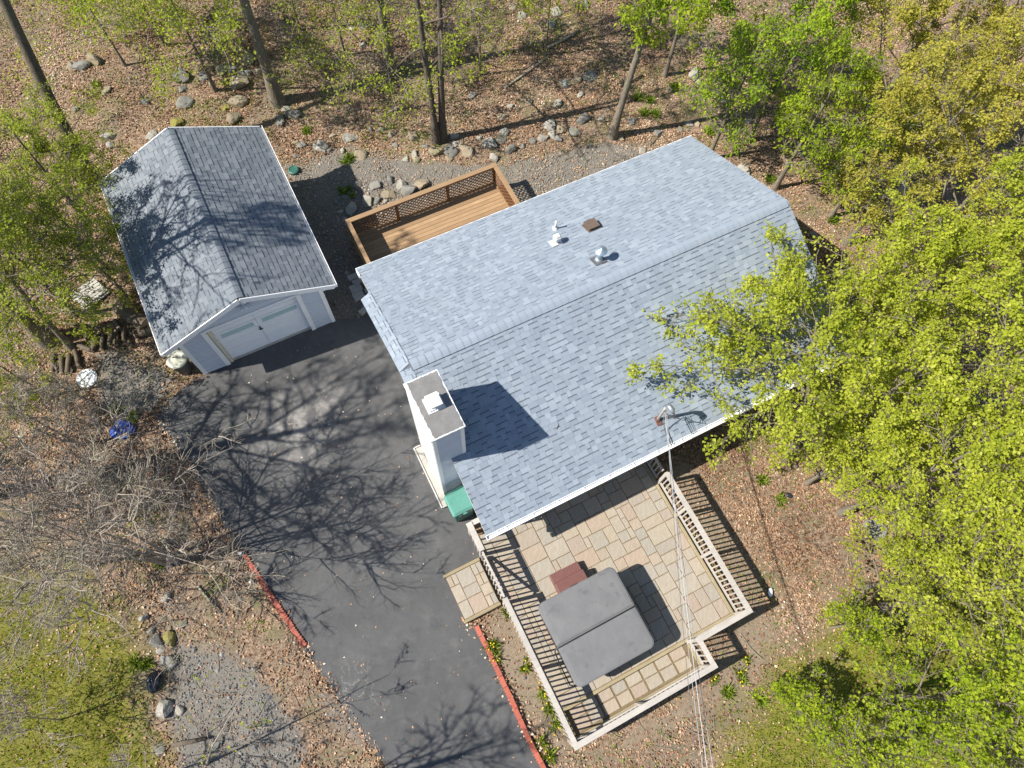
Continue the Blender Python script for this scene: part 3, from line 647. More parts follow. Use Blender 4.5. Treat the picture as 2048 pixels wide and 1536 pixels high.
mb.add([(u - .16, v - .17, z + .03), (u + .16, v - .17, z + .03), (u + .16, v + .17, z - .05), (u - .16, v + .17, z - .05), (u - .17, v - .17, z + .18), (u + .17, v - .17, z + .18), (u + .17, v + .17, z + .11), (u - .17, v + .17, z + .11)], [(4, 5, 6, 7), (0, 1, 5, 4), (1, 2, 6, 5), (2, 3, 7, 6), (3, 0, 4, 7)])
mb.build('box_vent', M['rust'], house)
u, v = 5.87, 0.76; mb = MB(); plate(mb, u - .02, v, .17, .17); fl = mb.build('flue_flashing', M['dark_flash'], house)
mb = MB(); z = zroof(v); mb.lathe([(.13, z - .06), (.1, z + .08), (.075, z + .1), (.075, z + .38)], 16, (u, v)); mb.lathe([(.05, z + .38), (.05, z + .46)], 12, (u, v)); mb.lathe([(.15, z + .44), (.165, z + .46), (.02, z + .55)], 18, (u, v)); mb.build('flue_pipe', M['flue'], house, False)
# service mast
u, v = 5.38, -3.64; z = zroof(v); mb = MB(); plate(mb, u, v - .04, .075, .12); mb.lathe([(.08, z - .05), (.06, z + .07)], 14, (u, v)); mb.build('mast_boot', M['boot'], house)
mb = MB(); mb.tube([(u, v, 1.2), (u, v, z + .75), (u + .01, v, z + .95)], .04, 12); mb.build('service_mast', M['pipe'], house, True)
MT = (u + .01, v, z + .97)
mb = MB(); mb.tube([MT, (u + .03, v - .06, z + 1.07), (u + .05, v - .16, z + 1.06), (u + .06, v - .21, z + .98)], [.05, .075, .075, .05], 12); mb.build('weatherhead', M['metal'], house, True)
mb = MB()
for k in range(3):
    a = k * 0.05; mb.tube([(u + .05, v - .18, z + 1.0), (u + .1 + a, v - .3 - a, z + .8), (u + .04 + a * .5, v - .22, z + .55 + a), (u + .06, v - .08, z + .62)], .009, 5)
mb.build('drip_loop', M['cable_dark'], house, True)
mb = MB(); mb.tube([(u - .02, v - .08, z + .62), (u + .0, v - .2, z + .25), (u + .02, v - .32, z - .02), (u + .05, VF - .1, ZE + .03), (u + .05, VF - .13, 1.9)], .012, 6); mb.build('drop_cable', M['cable_dark'], house, True)
# overhead wires to the street
for k, (dx, rad, mt, sag) in enumerate(((0, .009, 'cable', .5), (.06, .006, 'cable', .75), (-.05, .006, 'cable_dark', .62), (.02, .005, 'cable', .95))):
    a = np.array(hw(u + .02, v - .06, z + .62 + 0.06 * k)); e = np.array(px(1475 + dx * 400, 1640, 6.6 + 0.15 * k)); e = a + (e - a) * 1.9; e[2] = 8.0 + .2 * k; pts = []
    for i in range(41):
        f = i / 40; p = a + (e - a) * f; p[2] -= sag * 4 * f * (1 - f); pts.append(tuple(p))
    o = MB().tube(pts, rad, 6).build('overhead_wire', M[mt], smooth=True)
    tag(o, ['thickest pale service wire running from the roof mast over the patio', 'pale grey overhead wire slung beside the thick service wire', 'dark thin overhead wire leaving the roof mast', 'thinnest sagging grey wire crossing above the patio'][k], 'wire')
MB().tube([(6.45, 0, 0), (6.5, .08, .012), (6.58, .22, .02), (6.6, .3, .012)], .008, 5)
tw = MB().tube([(0, 0, 0), (.06, .07, .015), (.1, .17, .012), (.17, .26, .02)], [.009, .008, .006, .004], 5).build('twig', M['bark_pale'], loc=hw(2.72, -2.78, zroof(-2.78) + .02), rot=(0, 0, 0.2)); tag(tw, 'bent pale twig lying on the house roof beside the chimney shadow', 'twig')

# ---------------------------------------------------------------- garage
TG = math.radians(31.938); GOX = (-7.540, 8.732, 0)
gar = empty('garage', GOX, TG); tag(gar, 'small detached garage with white sectional door and grey shingle roof', 'garage')
GW, GL0, GL1, GE, GZE, GZR = 2.08, -0.26, 6.04, 2.44, 2.372, 3.459
GK = (GZR - GZE) / GE; gb = 5.8
mb = MB()
mb.add([(-GW, gb, -.1), (GW, gb, -.1), (GW, gb, GZR - GK * GW - .06), (0, gb, GZR - .06), (-GW, gb, GZR - GK * GW - .06)], [(4, 3, 2, 1, 0)])
for s in (-1, 1): mb.add([(s * GW, 0, -.1), (s * GW, gb, -.1), (s * GW, gb, 2.5), (s * GW, 0, 2.5)], [(0, 1, 2, 3)])
DX0, DX1, DH = -1.28, 1.34, 2.13
mb.box(-GW, DX0 - .1, 0, .1, -.1, 2.5); mb.box(DX1 + .1, GW, 0, .1, -.1, 2.5)
mb.add([(DX0 - .1, 0, DH + .08), (DX1 + .1, 0, DH + .08), (DX1 + .1, 0, 2.5), (DX0 - .1, 0, 2.5)], [(0, 1, 2, 3)])
mb.add([(-GW, 0, 2.5), (GW, 0, 2.5), (GW, 0, GZR - GK * GW - .06), (0, 0, GZR - .06), (-GW, 0, GZR - GK * GW - .06)], [(0, 1, 2, 3, 4)])
gw = mb.build('wall', M['siding'], gar)
laps(gw, 'siding_board', M['siding'], (-GW + .08, 0), (DX0 - .13, 0), 0.02, 2.42, .115, (0, -1)); laps(gw, 'siding_board', M['siding'], (DX1 + .13, 0), (GW - .08, 0), .02, 2.42, .115, (0, -1))
laps(gw, 'siding_board', M['siding'], (-GW, 0), (GW, 0), 2.42, 3.4, .115, (0, -1), lambda z: (max(.08, GW - (GZR - .08 - z) / GK), min(2 * GW - .08, GW + (GZR - .08 - z) / GK)))
laps(gw, 'siding_board', M['siding'], (GW, 0), (GW, gb), .02, 2.3, .23, (1, 0)); laps(gw, 'siding_board', M['siding'], (-GW, gb), (-GW, 0), .02, 2.3, .23, (-1, 0))
for s in (-1, 1): MB().box(min(s * GW - s * .09, s * GW + s * .03), max(s * GW - s * .09, s * GW + s * .03), -.045, .06, 0, 2.42).build('corner_trim', M['white'], gar)
for (a, b) in ((DX0 - .13, DX0), (DX1, DX1 + .13)): MB().box(a, b, -.05, .12, 0, DH + .1).build('door_casing', M['white'], gar)
MB().box(DX0, DX1, -.03, .1, DH, DH + .1).build('door_header', M['white'], gar)
MB().box(DX0 + .02, DX0 + .1, .0, .1, 0, DH).build('door_stop', simple('yellowed_trim', (.6, .55, .42), .6), gar)
MB().box(DX0, DX1, .03, .3, -.05, .045).build('threshold', M['concrete'], gar)
gd = MB().box(DX0, DX1, .125, .16, .05, DH).build('garage_door', M['door'], gar)
mid = (DX0 + DX1) / 2; rows = [(.05, .40), (.41, .83), (.84, 1.22), (1.23, 1.66), (1.67, 2.12)]
for ri, (a, b) in enumerate(rows):
    for (x0, x1) in ((DX0 + .1, mid - .005), (mid + .005, DX1 - .005)):
        if ri == 3:
            mb = MB(); mb.box(x0, x1, .095, .124, a, a + .1); mb.box(x0, x1, .095, .124, b - .1, b); mb.box(x0, x0 + .14, .095, .124, a + .1, b - .1); mb.box(x1 - .1, x1, .095, .124, a + .1, b - .1); mb.build('door_panel', M['door'], gd)
            MB().box(x0 + .14, x1 - .1, .11, .122, a + .1, b - .1).build('pane', M['door_glass'], gd)
        else:
            mb = MB(); mb.box(x0, x1, .1, .124, a, b, .008); mb.box(x0, x1, .088, .1, a + (b - a) * .48, a + (b - a) * .53); mb.build('door_panel', M['door'], gd)
mb = MB().box(mid - .05, mid + .05, .07, .088, 1.02, 1.06); mb.box(mid - .015, mid + .015, .05, .088, 1.06, 1.2); mb.build('handle', M['black'], gd)
mb = MB()
for s in (-1, 1):
    mb.add([(0, GL0, GZR), (0, GL1, GZR), (s * GE, GL1, GZE), (s * GE, GL0, GZE), (0, GL0, GZR - .06), (0, GL1, GZR - .06), (s * GE, GL1, GZE - .06), (s * GE, GL0, GZE - .06)], [(0, 1, 2, 3), (7, 6, 5, 4), (2, 6, 7, 3), (0, 3, 7, 4), (1, 5, 6, 2)])
groof = mb.build('roof', M['roofdeck'], gar)
gca, gsa = math.cos(math.atan(GK)), math.sin(math.atan(GK)); gT = GE / gca; gLn = GL1 - GL0
lay_shingles([((GE, GL0, GZE), (0, 1, 0), (-gca, 0, gsa), gLn, gT, lambda s, t: True), ((-GE, GL1, GZE), (0, -1, 0), (gca, 0, gsa), gLn, gT, lambda s, t: True)], groof, M['shingle_g'], .1425, TG, GOX, 9)
caps = [capmesh(.15, GK, .235, M['shingle_g'], .2 + .12 * k) for k in range(5)]
y = GL0
while y < GL1 - .15: link('ridge_shingle', r.choice(caps), groof, (0, y, GZR + .008)); y += .2
for s in (-1, 1):
    mb = MB(); mb.beam((s * (GE + .02), GL0 - .03, GZE - .085), (0, GL0 - .03, GZR - .085), .03, .17); mb.build('rake_board', M['white'], gar)
    mb = MB(); mb.beam((s * GE, GL1 + .02, GZE - .085), (0, GL1 + .02, GZR - .085), .03, .15); mb.build('rake_board', M['white'], gar)
    mb = MB(); mb.box(min(s * GE, s * (GE + .1)), max(s * GE, s * (GE + .1)), GL0 - .04, GL1 + .03, GZE - .12, GZE - .105); mb.box(min(s * (GE + .085), s * (GE + .1)), max(s * (GE + .085), s * (GE + .1)), GL0 - .04, GL1 + .03, GZE - .105, GZE - .015); mb.box(min(s * GE, s * (GE + .012)), max(s * GE, s * (GE + .012)), GL0 - .04, GL1 + .03, GZE - .105, GZE - .03); mb.build('gutter', M['white'], gar)
    MB().box(min(s * GW, s * (GE - .02)), max(s * GW, s * (GE - .02)), GL0, GL1, GZE - .13, GZE - .11).build('soffit', M['white'], gar)
lm = MB().lathe([(.07, 0), (.07, .03), (.03, .04)], 14); wl = lm.build('wall_lamp', M['white'], gar, loc=(.02, -.016, 2.82), rot=(math.radians(90), 0, 0))
for dx in (-.09, 0, .09):
    MB().lathe([(.02, 0), (.03, .05), (.06, .12), (.055, .135), (.02, .14)], 12).build('lamp_head', M['bulb'], wl, True, loc=(dx, -.03 - abs(dx) * .2, .05), rot=(math.radians(35), dx * 4, 0))

# ---------------------------------------------------------------- cedar deck with lattice railing
deck = empty('wooden_deck', hw(0, 0), TH); tag(deck, 'cedar stained deck with lattice railing built against the back of the house', 'deck')
DU0, DU1, DV0, DV1, DZ, DR = 0.5, 5.7, 3.9, 6.72, 0.25, 1.15
bw = 0.141; n = int((DV1 - DV0) / bw); bm_ = MB().box(0, DU1 - DU0, 0, bw - .007, -.03, 0, .004).mesh('deck_board', M['cedar'])
for i in range(n): link('deck_board', bm_, deck, (DU0, DV1 - (i + 1) * bw, DZ + r.uniform(-.001, .001)))
mb = MB(); mb.box(DU0 - .03, DU0, DV0, DV1 + .03, 0, DZ - .002); mb.box(DU1, DU1 + .03, DV0, DV1 + .03, 0, DZ - .002); mb.box(DU0, DU1, DV1, DV1 + .03, 0, DZ - .002); mb.box(DU0, DU1, DV0, DV0 + .05, .05, DZ - .035); mb.build('rim_joist', M['cedar'], deck)
MB().box(DU0 + .02, DU1 - .02, DV0 + .06, DV1 - .02, -.02, .06).build('under_floor', M['brown_wood'], deck)
def post(parent, u, v, z0, z1, s, mat, name='post'):
    return MB().box(u - s / 2, u + s / 2, v - s / 2, v + s / 2, z0, z1, .006).build(name, mat, parent)
for uu in (DU0 + .03, 2.13, 3.95, DU1 - .03): post(deck, uu, DV1 - .03, DZ, DR - .04, .09, M['cedar_dark'])
for vv in (5.25, 4.2): post(deck, DU0 + .03, vv, DZ, DR - .04, .09, M['cedar_dark'])
post(deck, DU1 - .03, 5.02, DZ, DR - .02, .1, M['cedar'])
c1 = .15
MB().box(DU0 - .07, DU1 + .07, DV1 - .09, DV1 + .07, DR - .04, DR, .006).build('rail_cap', M['cedar'], deck)
MB().box(DU0 - .07, DU0 + .08, 3.95, DV1 - .092, DR - .04, DR, .006).build('rail_cap', M['cedar'], deck)
MB().box(DU1 - .08, DU1 + .075, 5.0, DV1 - .092, DR - .04, DR, .006).build('rail_cap', M['cedar'], deck)
MB().box(DU1 - .05, DU1 + .05, 4.15, 4.95, DR - .22, DR - .18, .006).build('rail_cap', M['cedar'], deck)
_sl = {}
def lattice(parent, a, b, z0, z1, mat):
    """crossed slats between ground points a, b (deck frame)"""
    a, b = np.array(a, float), np.array(b, float); Wd = np.linalg.norm(b - a); d = (b - a) / Wd; H = z1 - z0; sp = .15
    ang = math.atan2(d[1], d[0])
    for sg in (1, -1):
        k = -H
        while k < Wd + H:
            # line s = k + sg*... clipped
            if sg == 1: s0, h0 = (k, 0) if k >= 0 else (0, -k); s1, h1 = (k + H, H) if k + H <= Wd else (Wd, Wd - k)
            else: s0, h0 = (k, 0) if k <= Wd else (Wd, k - Wd); s1, h1 = (k - H, H) if k - H >= 0 else (0, k)
            ok = (h1 - h0) > .05 and (0 <= h0 < H) and h1 <= H + 1e-6
            if ok:
                ln = round((h1 - h0) * math.sqrt(2), 2)
                if ln not in _sl: _sl[ln] = MB().box(0, ln, -.004, .004, -.015, .015).mesh('lattice_slat', mat)
                off = .005 * sg; p = a + d * s0
                o = link('lattice_slat', _sl[ln], parent, (p[0] - d[1] * off, p[1] + d[0] * off, z0 + h0)); o.rotation_euler = (0, -math.radians(45 if sg == 1 else 135), ang)
            k += sp
def latpanel(parent, a, b):
    d = np.array(b, float) - np.array(a, float); z0, z1 = DZ + .09, DR - .12
    MB().beam((*a, z0 - .02), (*b, z0 - .02), .05, .04).build('bottom_rail', M['cedar'], parent); MB().beam((*a, z1 + .03), (*b, z1 + .03), .05, .06).build('top_rail', M['cedar_dark'], parent)
    lattice(parent, a, b, z0, z1, M['cedar_dark'])
vv = DV1 - .03
latpanel(deck, (DU0 + .08, vv), (2.08, vv)); latpanel(deck, (2.18, vv), (3.9, vv)); latpanel(deck, (4.0, vv), (DU1 - .08, vv))
latpanel(deck, (DU1 - .03, 5.07), (DU1 - .03, DV1 - .08)); latpanel(deck, (DU0 + .03, 5.3), (DU0 + .03, DV1 - .08)); latpanel(deck, (DU0 + .03, 4.25), (DU0 + .03, 5.2))

# stepping stones beside the house
for i, (x, y, a, b, rz) in enumerate(((708, 553, .42, .2, 0), (716, 563, .36, .2, .03), (712, 577, .38, .3, .02), (718, 592, .36, .28, .06), (732, 566, .2, .45, .05), (738, 584, .22, .3, 0), (727, 622, .3, .2, .3))):
    u_, v_ = pxh(x, y); o = MB().box(-a / 2, a / 2, -b / 2, b / 2, -.06, .035, .012).build('stepping_stone', M['concrete'], loc=hw(u_, v_, 0.01), rot=(0, 0, TH + rz)); tag(o, 'flat grey stepping stone beside the house corner near the deck', 'paving stone', 'stepping stones by the house corner')

# ---------------------------------------------------------------- stone patio
pat = empty('stone_patio', hw(0, 0), TH); tag(pat, 'raised flagstone patio framed in treated timber in front of the house', 'patio')
PZ = 0.25; PU0, PU1, PV0, PV1 = -0.1, 5.16, -8.82, -3.9; SZ = 0.13
MB().box(PU0, PU1, PV0, PV1, -.05, PZ - .012).build('bed', M['grout'], pat)
MB().box(PU0 + .05, 3.7, -9.55, PV0 - .07, -.05, SZ - .014).build('bed', M['grout'], pat)
_pv = {}
def paver(parent, u0, v0, a, b, z, rr):
    k = (round(a, 3), round(b, 3))
    if k not in _pv:
        lst = []
        for q in range(3):
            g = .009; o = ragged([(g, g), (a - g, g), (a - g, b - g), (g, b - g)], .11, .0045, q * 31 + int(a * 100) + int(b * 10))
            bm_ = MB(); n = len(o); c = (a / 2, b / 2); i = [(c[0] + (x - c[0]) * (1 - .016 / a), c[1] + (y - c[1]) * (1 - .016 / b)) for x, y in o]
            bm_.add([(x, y, -.05) for x, y in o] + [(x, y, -.007) for x, y in o] + [(x, y, 0) for x, y in i], [(k2, (k2 + 1) % n, n + (k2 + 1) % n, n + k2) for k2 in range(n)] + [(n + k2, n + (k2 + 1) % n, 2 * n + (k2 + 1) % n, 2 * n + k2) for k2 in range(n)] + [tuple(range(2 * n, 3 * n))])
            lst.append(bm_.mesh('paver', M['paver']))
        _pv[k] = lst
    o = link('paver', rr.choice(_pv[k]), parent, (u0, v0, z + rr.uniform(-.003, .004))); o.rotation_euler = (rr.uniform(-.006, .006), rr.uniform(-.006, .006), 0); return o
def tile(parent, u0, u1, v0, v1, z, cell, sizes, seed):
    rr = random.Random(seed); nu, nv = int(round((u1 - u0) / cell)), int(round((v1 - v0) / cell)); cu, cv = (u1 - u0) / nu, (v1 - v0) / nv
    used = [[False] * nu for _ in range(nv)]
    for j in range(nv):
        for i in range(nu):
            if used[j][i]: continue
            opt = sizes[:]; rr.shuffle(opt)
            for (a, b) in opt + [(2, 1), (1, 2), (1, 1)]:
                if i + a <= nu and j + b <= nv and not any(used[jj][ii] for jj in range(j, j + b) for ii in range(i, i + a)):
                    for jj in range(j, j + b):
                        for ii in range(i, i + a): used[jj][ii] = True
                    paver(parent, u0 + i * cu, v0 + j * cv, a * cu, b * cv, z, rr); break
tile(pat, PU0, PU1, PV0, PV1, PZ, .155, [(4, 3), (3, 3), (3, 2), (4, 2), (2, 3), (2, 2), (3, 3), (4, 3)], 12)
rr = random.Random(4); uu = .12
while uu < 3.5:
    a = rr.choice((.36, .38, .42)); paver(pat, uu, -9.5, a, .3, SZ, rr); paver(pat, uu, -9.19, a, .29, SZ, rr); uu += a + .035
for (a, b, c, d, z0, z1) in ((PU0 - .11, PU1 + .09, PV0 - .09, PV0 - .002, -.05, PZ + .012), (PU1 + .002, PU1 + .09, PV0, PV1 + .0, -.05, PZ + .012), (PU0 - .11, PU0 - .002, PV0, PV1, -.05, PZ + .006), (PU0 - .1, 3.72, -9.66, -9.555, -.05, SZ + .02), (3.705, 3.8, -9.553, PV0 - .1, -.05, SZ + .02), (PU0 - .1, PU0 + .045, -9.553, PV0 - .1, -.05, SZ + .02)):
    MB().box(a, b, c, d, z0, z1, .01).build('timber_edge', M['pt_wood'], pat)
for vv in (-8.3, -6.9, -5.3): MB().box(PU1 - .12, PU1 - .003, vv - 1.1, vv + .3, PZ + .006, PZ + .03, .006).build('edge_board', M['pt_wood'], pat) if vv == 99 else None
# railing
rail = empty('patio_railing', hw(0, 0), TH); tag(rail, 'weathered grey wood railing with square balusters around the stone patio', 'railing')
RZ_ = 1.3; bal = MB().box(-.019, .019, -.019, .019, 0, RZ_ - .42 - .03).mesh('baluster', M['grey_wood'])
def railrun(parent, a, b, side, capw=.14, z1=RZ_, zb=.38, sp=.128, cap=True, e0=0., e1=0.):
    a, b = np.array(a, float), np.array(b, float); Ln = np.linalg.norm(b - a); d = (b - a) / Ln; nrm = np.array([-d[1], d[0]]) * side
    p, q = a - d * e0, b + d * e1
    if cap: MB().beam((*p, z1 - .018), (*q, z1 - .018), capw, .036).build('rail_cap', M['grey_wood'], parent)
    MB().beam((*a, z1 - .085), (*b, z1 - .085), .036, .09).build('top_rail', M['grey_wood'], parent)
    MB().beam((*a, zb), (*b, zb), .04, .085).build('bottom_rail', M['grey_wood'], parent)
    n = int(Ln / sp); st = Ln / n
    for i in range(n):
        c = a + d * (st * (i + .5)) + nrm * .039
        o = link('baluster', bal, parent, (c[0] + r.uniform(-.003, .003), c[1], zb - .06)); o.scale = (1, 1, (z1 - .045 - zb + .06) / (RZ_ - .45)); o.rotation_euler = (r.uniform(-.01, .01), r.uniform(-.008, .008), r.uniform(-.03, .03))
LU, RU = -0.2, 5.28
for (u_, v_) in ((LU, -3.7), (LU, -4.42), (LU, -5.85), (LU, -7.7), (LU, -9.6), (1.75, -9.6), (3.74, -9.6), (3.74, -8.9), (RU, -8.9), (RU, -7.2), (RU, -5.9), (RU, -4.85)):
    post(rail, u_, v_, 0, RZ_ - .037, .09, M['grey_wood'])
railrun(rail, (LU, -3.75), (LU, -4.38), -1, .16, e0=.1, e1=.09); railrun(rail, (LU, -5.9), (LU, -7.65), -1, .13, e0=.1); railrun(rail, (LU, -7.75), (LU, -9.55), -1, .13, e0=.1, e1=-.02)
railrun(rail, (LU + .05, -9.6), (1.7, -9.6), -1, e0=.12, e1=.05); railrun(rail, (1.8, -9.6), (3.69, -9.6), -1, e0=.05, e1=.12)
railrun(rail, (3.74, -9.55), (3.74, -8.95), -1, .13, e0=-.022, e1=-.022); railrun(rail, (3.79, -8.9), (5.23, -8.9), -1, e0=.12, e1=.12)
railrun(rail, (RU, -8.85), (RU, -7.25), -1, e0=-.022, e1=.05); railrun(rail, (RU, -7.15), (RU, -5.95), -1, e0=.05, e1=.05); railrun(rail, (RU, -5.85), (RU, -4.9), -1, e0=.05, e1=.06)
MB().box(LU + .05, .22, -3.72, -3.68, .3, RZ_ - .06).build('return_panel', M['brown_wood'], rail); MB().box(LU + .082, .25, -3.77, -3.63, RZ_ - .06, RZ_ - .024, .006).build('rail_cap', M['grey_wood'], rail)
gate = empty('patio_gate', hw(0, 0), TH); tag(gate, 'narrow weathered picket gate at the top of the entry step', 'gate')
railrun(gate, (LU, -4.5), (LU, -5.77), -1, .05, z1=RZ_ - .02, zb=.42)
MB().beam((LU + .03, -4.52, .45), (LU + .03, -5.75, 1.15), .03, .08, (1, 0, 0)).build('brace', M['grey_wood'], gate)
MB().box(LU - .01, LU + .06, -5.81, -5.77, 1.1, 1.14).build('latch', M['black'], gate)
sg = empty('side_gate', hw(0, 0), TH); tag(sg, 'short darker side gate between patio railing and house wall under the eave', 'gate')
railrun(sg, (RU, -4.72), (RU, -3.92), -1, .05, z1=1.15, zb=.35)
# entry step
es = empty('entry_step', hw(0, 0), TH); tag(es, 'low flagstone entry platform with timber sides beside the driveway', 'step')
MB().box(-1.33, -.3, -5.8, -4.45, -.05, .135).build('bed', M['grout'], es)
tile(es, -1.33, -.3, -5.74, -4.52, .15, .155, [(3, 2), (2, 2), (3, 3), (2, 3), (1, 2)], 8)
for (c, d) in ((-5.83, -5.745), (-4.515, -4.43)): MB().box(-1.38, -.28, c, d, -.05, .165, .01).build('timber_side', M['pt_wood'], es)
# ---------------------------------------------------------------- hot tub
tub = empty('hot_tub', hw(0, 0), TH); tag(tub, 'square hot tub under a folding dark grey vinyl cover on the patio', 'hot tub')
TU0, TU1, TV0, TV1 = .44, 2.68, -8.52, -6.33; TZ = 1.3
def rrect(x0, x1, y0, y1, rad, n=6, corners=(1, 1, 1, 1)):
    out = []
    for (cx, cy, a0, on) in ((x1 - rad, y0 + rad, -90, corners[0]), (x1 - rad, y1 - rad, 0, corners[1]), (x0 + rad, y1 - rad, 90, corners[2]), (x0 + rad, y0 + rad, 180, corners[3])):
        if on: out += [(cx + rad * math.cos(math.radians(a0 + 90 * k / n)), cy + rad * math.sin(math.radians(a0 + 90 * k / n))) for k in range(n + 1)]
        else: out.append((cx + rad * math.copysign(1, math.cos(math.radians(a0 + 45))), cy + rad * math.copysign(1, math.sin(math.radians(a0 + 45)))))
    return out
MB().prism(rrect(TU0 + .07, TU1 - .07, TV0 + .07, TV1 - .07, .15), PZ - .01, TZ - .1).build('cabinet', M['tubside'], tub)
MB().prism(rrect(TU0 + .03, TU1 - .03, TV0 + .03, TV1 - .03, .17), TZ - .14, TZ - .09).build('shell_rim', M['cap_grey'], tub)
vm = (TV0 + TV1) / 2
def coverhalf(y0, y1, corners, seam_hi):
    o = rrect(TU0, TU1, y0, y1, .17, 7, corners); n = len(o); c = ((TU0 + TU1) / 2, (y0 + y1) / 2)
    def ring(f, z, tilt): return [(c[0] + (x - c[0]) * f, c[1] + (y - c[1]) * f, z + tilt * (1 - abs(y - vm) / abs(y1 - y0))) for x, y in o]
    v = ring(1, TZ - .12, 0) + ring(1.0, TZ - .02, .03) + ring(.985, TZ - .003, .03) + ring(.9, TZ + .004, .03) + ring(.5, TZ + .006, .028)
    f = []
    for k in range(4):
        for i in range(n): f.append((k * n + i, k * n + (i + 1) % n, (k + 1) * n + (i + 1) % n, (k + 1) * n + i))
    f.append(tuple(range(4 * n, 5 * n))); mb = MB(); mb.add(v, f); return mb.build('cover_half', M['tubcover'], tub)
coverhalf(TV0, vm - .012, (1, 0, 0, 1), 0); coverhalf(vm + .012, TV1, (0, 1, 1, 0), 0)
for (y0, y1) in ((TV0, vm - .012), (vm + .012, TV1)):
    cs = (1, 0, 0, 1) if y0 == TV0 else (0, 1, 1, 0); q = rrect(TU0 - .004, TU1 + .004, y0 - .004, y1 + .004, .17, 7, cs); MB().tube([(x, y, TZ - .018 + .03 * (1 - abs(y - vm) / 1.08)) for x, y in q + q[:1]], .009, 5, False).build('piping', M['tubcover'], tub)
MB().box(TU0 + .02, TU1 - .02, vm - .011, vm + .011, TZ - .08, TZ + .012).build('hinge_seam', M['brown_wood'], tub)
mb = MB(); mb.tube([(TU1 + .05, vm - .03, TZ - .25), (TU1 + .03, vm - .04, TZ - .02), (TU1 - .05, vm - .045, TZ + .05), (TU0 + .05, vm - .045, TZ + .05), (TU0 - .07, vm - .05, TZ + .01), (TU0 - .1, vm - .1, TZ - .06), (TU0 - .1, vm - .4, TZ - .35), (TU0 - .06, TV0 + .12, TZ - .75), (TU0 + .03, TV0 + .05, TZ - .8), (TU0 + .16, TV0 + .1, TZ - .8)], .017, 8); mb.build('cover_lifter', M['black'], tub, True)
mb = MB(); mb.box(TU0 - .004, TU0 + .02, vm - .3, vm - .26, TZ - .3, TZ - .02); mb.box(TU1 - .02, TU1 + .004, vm - .1, vm - .06, TZ - .4, TZ - .02); mb.build('strap', M['black'], tub)
MB().box(1.72, 1.79, -7.98, -7.93, TZ + .0, TZ + .012, .003).build('care_tag', simple('tag_print', (.3, .29, .22), .6), tub)
MB().box(TU0 + 1.0, TU0 + 1.22, TV1 - .01, TV1 + .03, TZ - .1, TZ - .06, .01).build('cover_handle', M['black'], tub)
ts = empty('spa_step', hw(0, 0), TH); tag(ts, 'maroon two tread plastic step against the hot tub', 'step')
for (a, b, c, d, z1) in ((1.2, 2.06, -6.02, -5.76, .25), (1.2, 2.06, -6.33, -6.025, .45)):
    tr = MB().box(a, b, c, d, PZ - .005, PZ + z1 - .02, .015).build('tread', M['step_plastic'], ts)
    y = c + .03
    while y < d - .02: MB().box(a + .01, b - .01, y, y + .028, PZ + z1 - .02, PZ + z1 - .012, .004).build('tread_rib', M['step_plastic'], tr); y += .045
# ---------------------------------------------------------------- chimney slab, bins
s_ = empty('hearth_slab', hw(0, 0), TH); tag(s_, 'pale concrete pad with timber kerb at the foot of the chimney', 'slab')
MB().prism(ragged([(-.58, -2.68), (-.395, -2.68), (-.395, -.78), (-.58, -.78)], .2, .006, 2), -.05, .1).build('pad', M['concrete'], s_)
mb = MB(); mb.box(-.63, -.59, -2.72, -.74, -.05, .13, .008); mb.box(-.588, -.3, -2.73, -2.69, -.05, .13, .008); mb.box(-.588, -.4, -.77, -.73, -.05, .13, .008); mb.build('timber_kerb', M['pale_wood'], s_)
bn = empty('wheeled_bin', hw(-.16, -2.98, .03), TH + .02); tag(bn, 'green wheeled rubbish bin with white letters beside the chimney', 'bin')
def taper(mb, b0, b1, z0, z1, rad=.05, n=3):
    p0, p1 = rrect(*b0, rad, n), rrect(*b1, rad, n); k = len(p0)
    mb.add([(x, y, z0) for x, y in p0] + [(x, y, z1) for x, y in p1], [tuple(range(k - 1, -1, -1)), tuple(range(k, 2 * k))] + [(i, (i + 1) % k, k + (i + 1) % k, k + i) for i in range(k)])
mb = MB(); taper(mb, (-.27, .27, -.3, .27), (-.31, .31, -.315, .29), .08, .97); taper(mb, (-.32, .32, -.317, .31), (-.32, .32, -.317, .31), .955, .97); mb.build('body', M['bin_body'], bn)
mb = MB(); taper(mb, (-.335, .335, -.32, .32), (-.335, .335, -.32, .32), .972, 1.01, .06, 4); taper(mb, (-.33, .33, -.32, .31), (-.28, .28, -.25, .27), 1.01, 1.055, .06, 4); mb.box(-.05, .05, -.37, -.33, .985, 1.0); lid = mb.build('lid', M['bin_lid'], bn)
for s in (-1, 1):
    wh = MB().lathe([(.05, -.025), (.11, -.025), (.125, -.015), (.125, .015), (.11, .025), (.05, .025)], 18).build('wheel', M['black'], bn, loc=(s * .27, .24, .125), rot=(0, math.radians(90), 0))
MB().tube([(-.26, .3, .95), (-.26, .36, .98), (.26, .36, .98), (.26, .3, .95)], .016, 8).build('handle', M['bin_body'], bn)
fcv = bpy.data.curves.new('letters', 'FONT'); fcv.body = 'AFCP'; fcv.size = .15; fcv.extrude = .002; fcv.align_x = 'CENTER'; fcv.space_character = 1.25
fo = bpy.data.objects.new('tmp_text', fcv); COL.objects.link(fo); bpy.context.view_layer.update()
lme = bpy.data.meshes.new_from_object(fo.evaluated_get(bpy.context.evaluated_depsgraph_get())); bpy.data.objects.remove(fo); lme.materials.clear(); lme.materials.append(M['letter'])
lo = link('lettering', lme, bn, (0.02, -.317, .74), (math.radians(89), 0, 0))
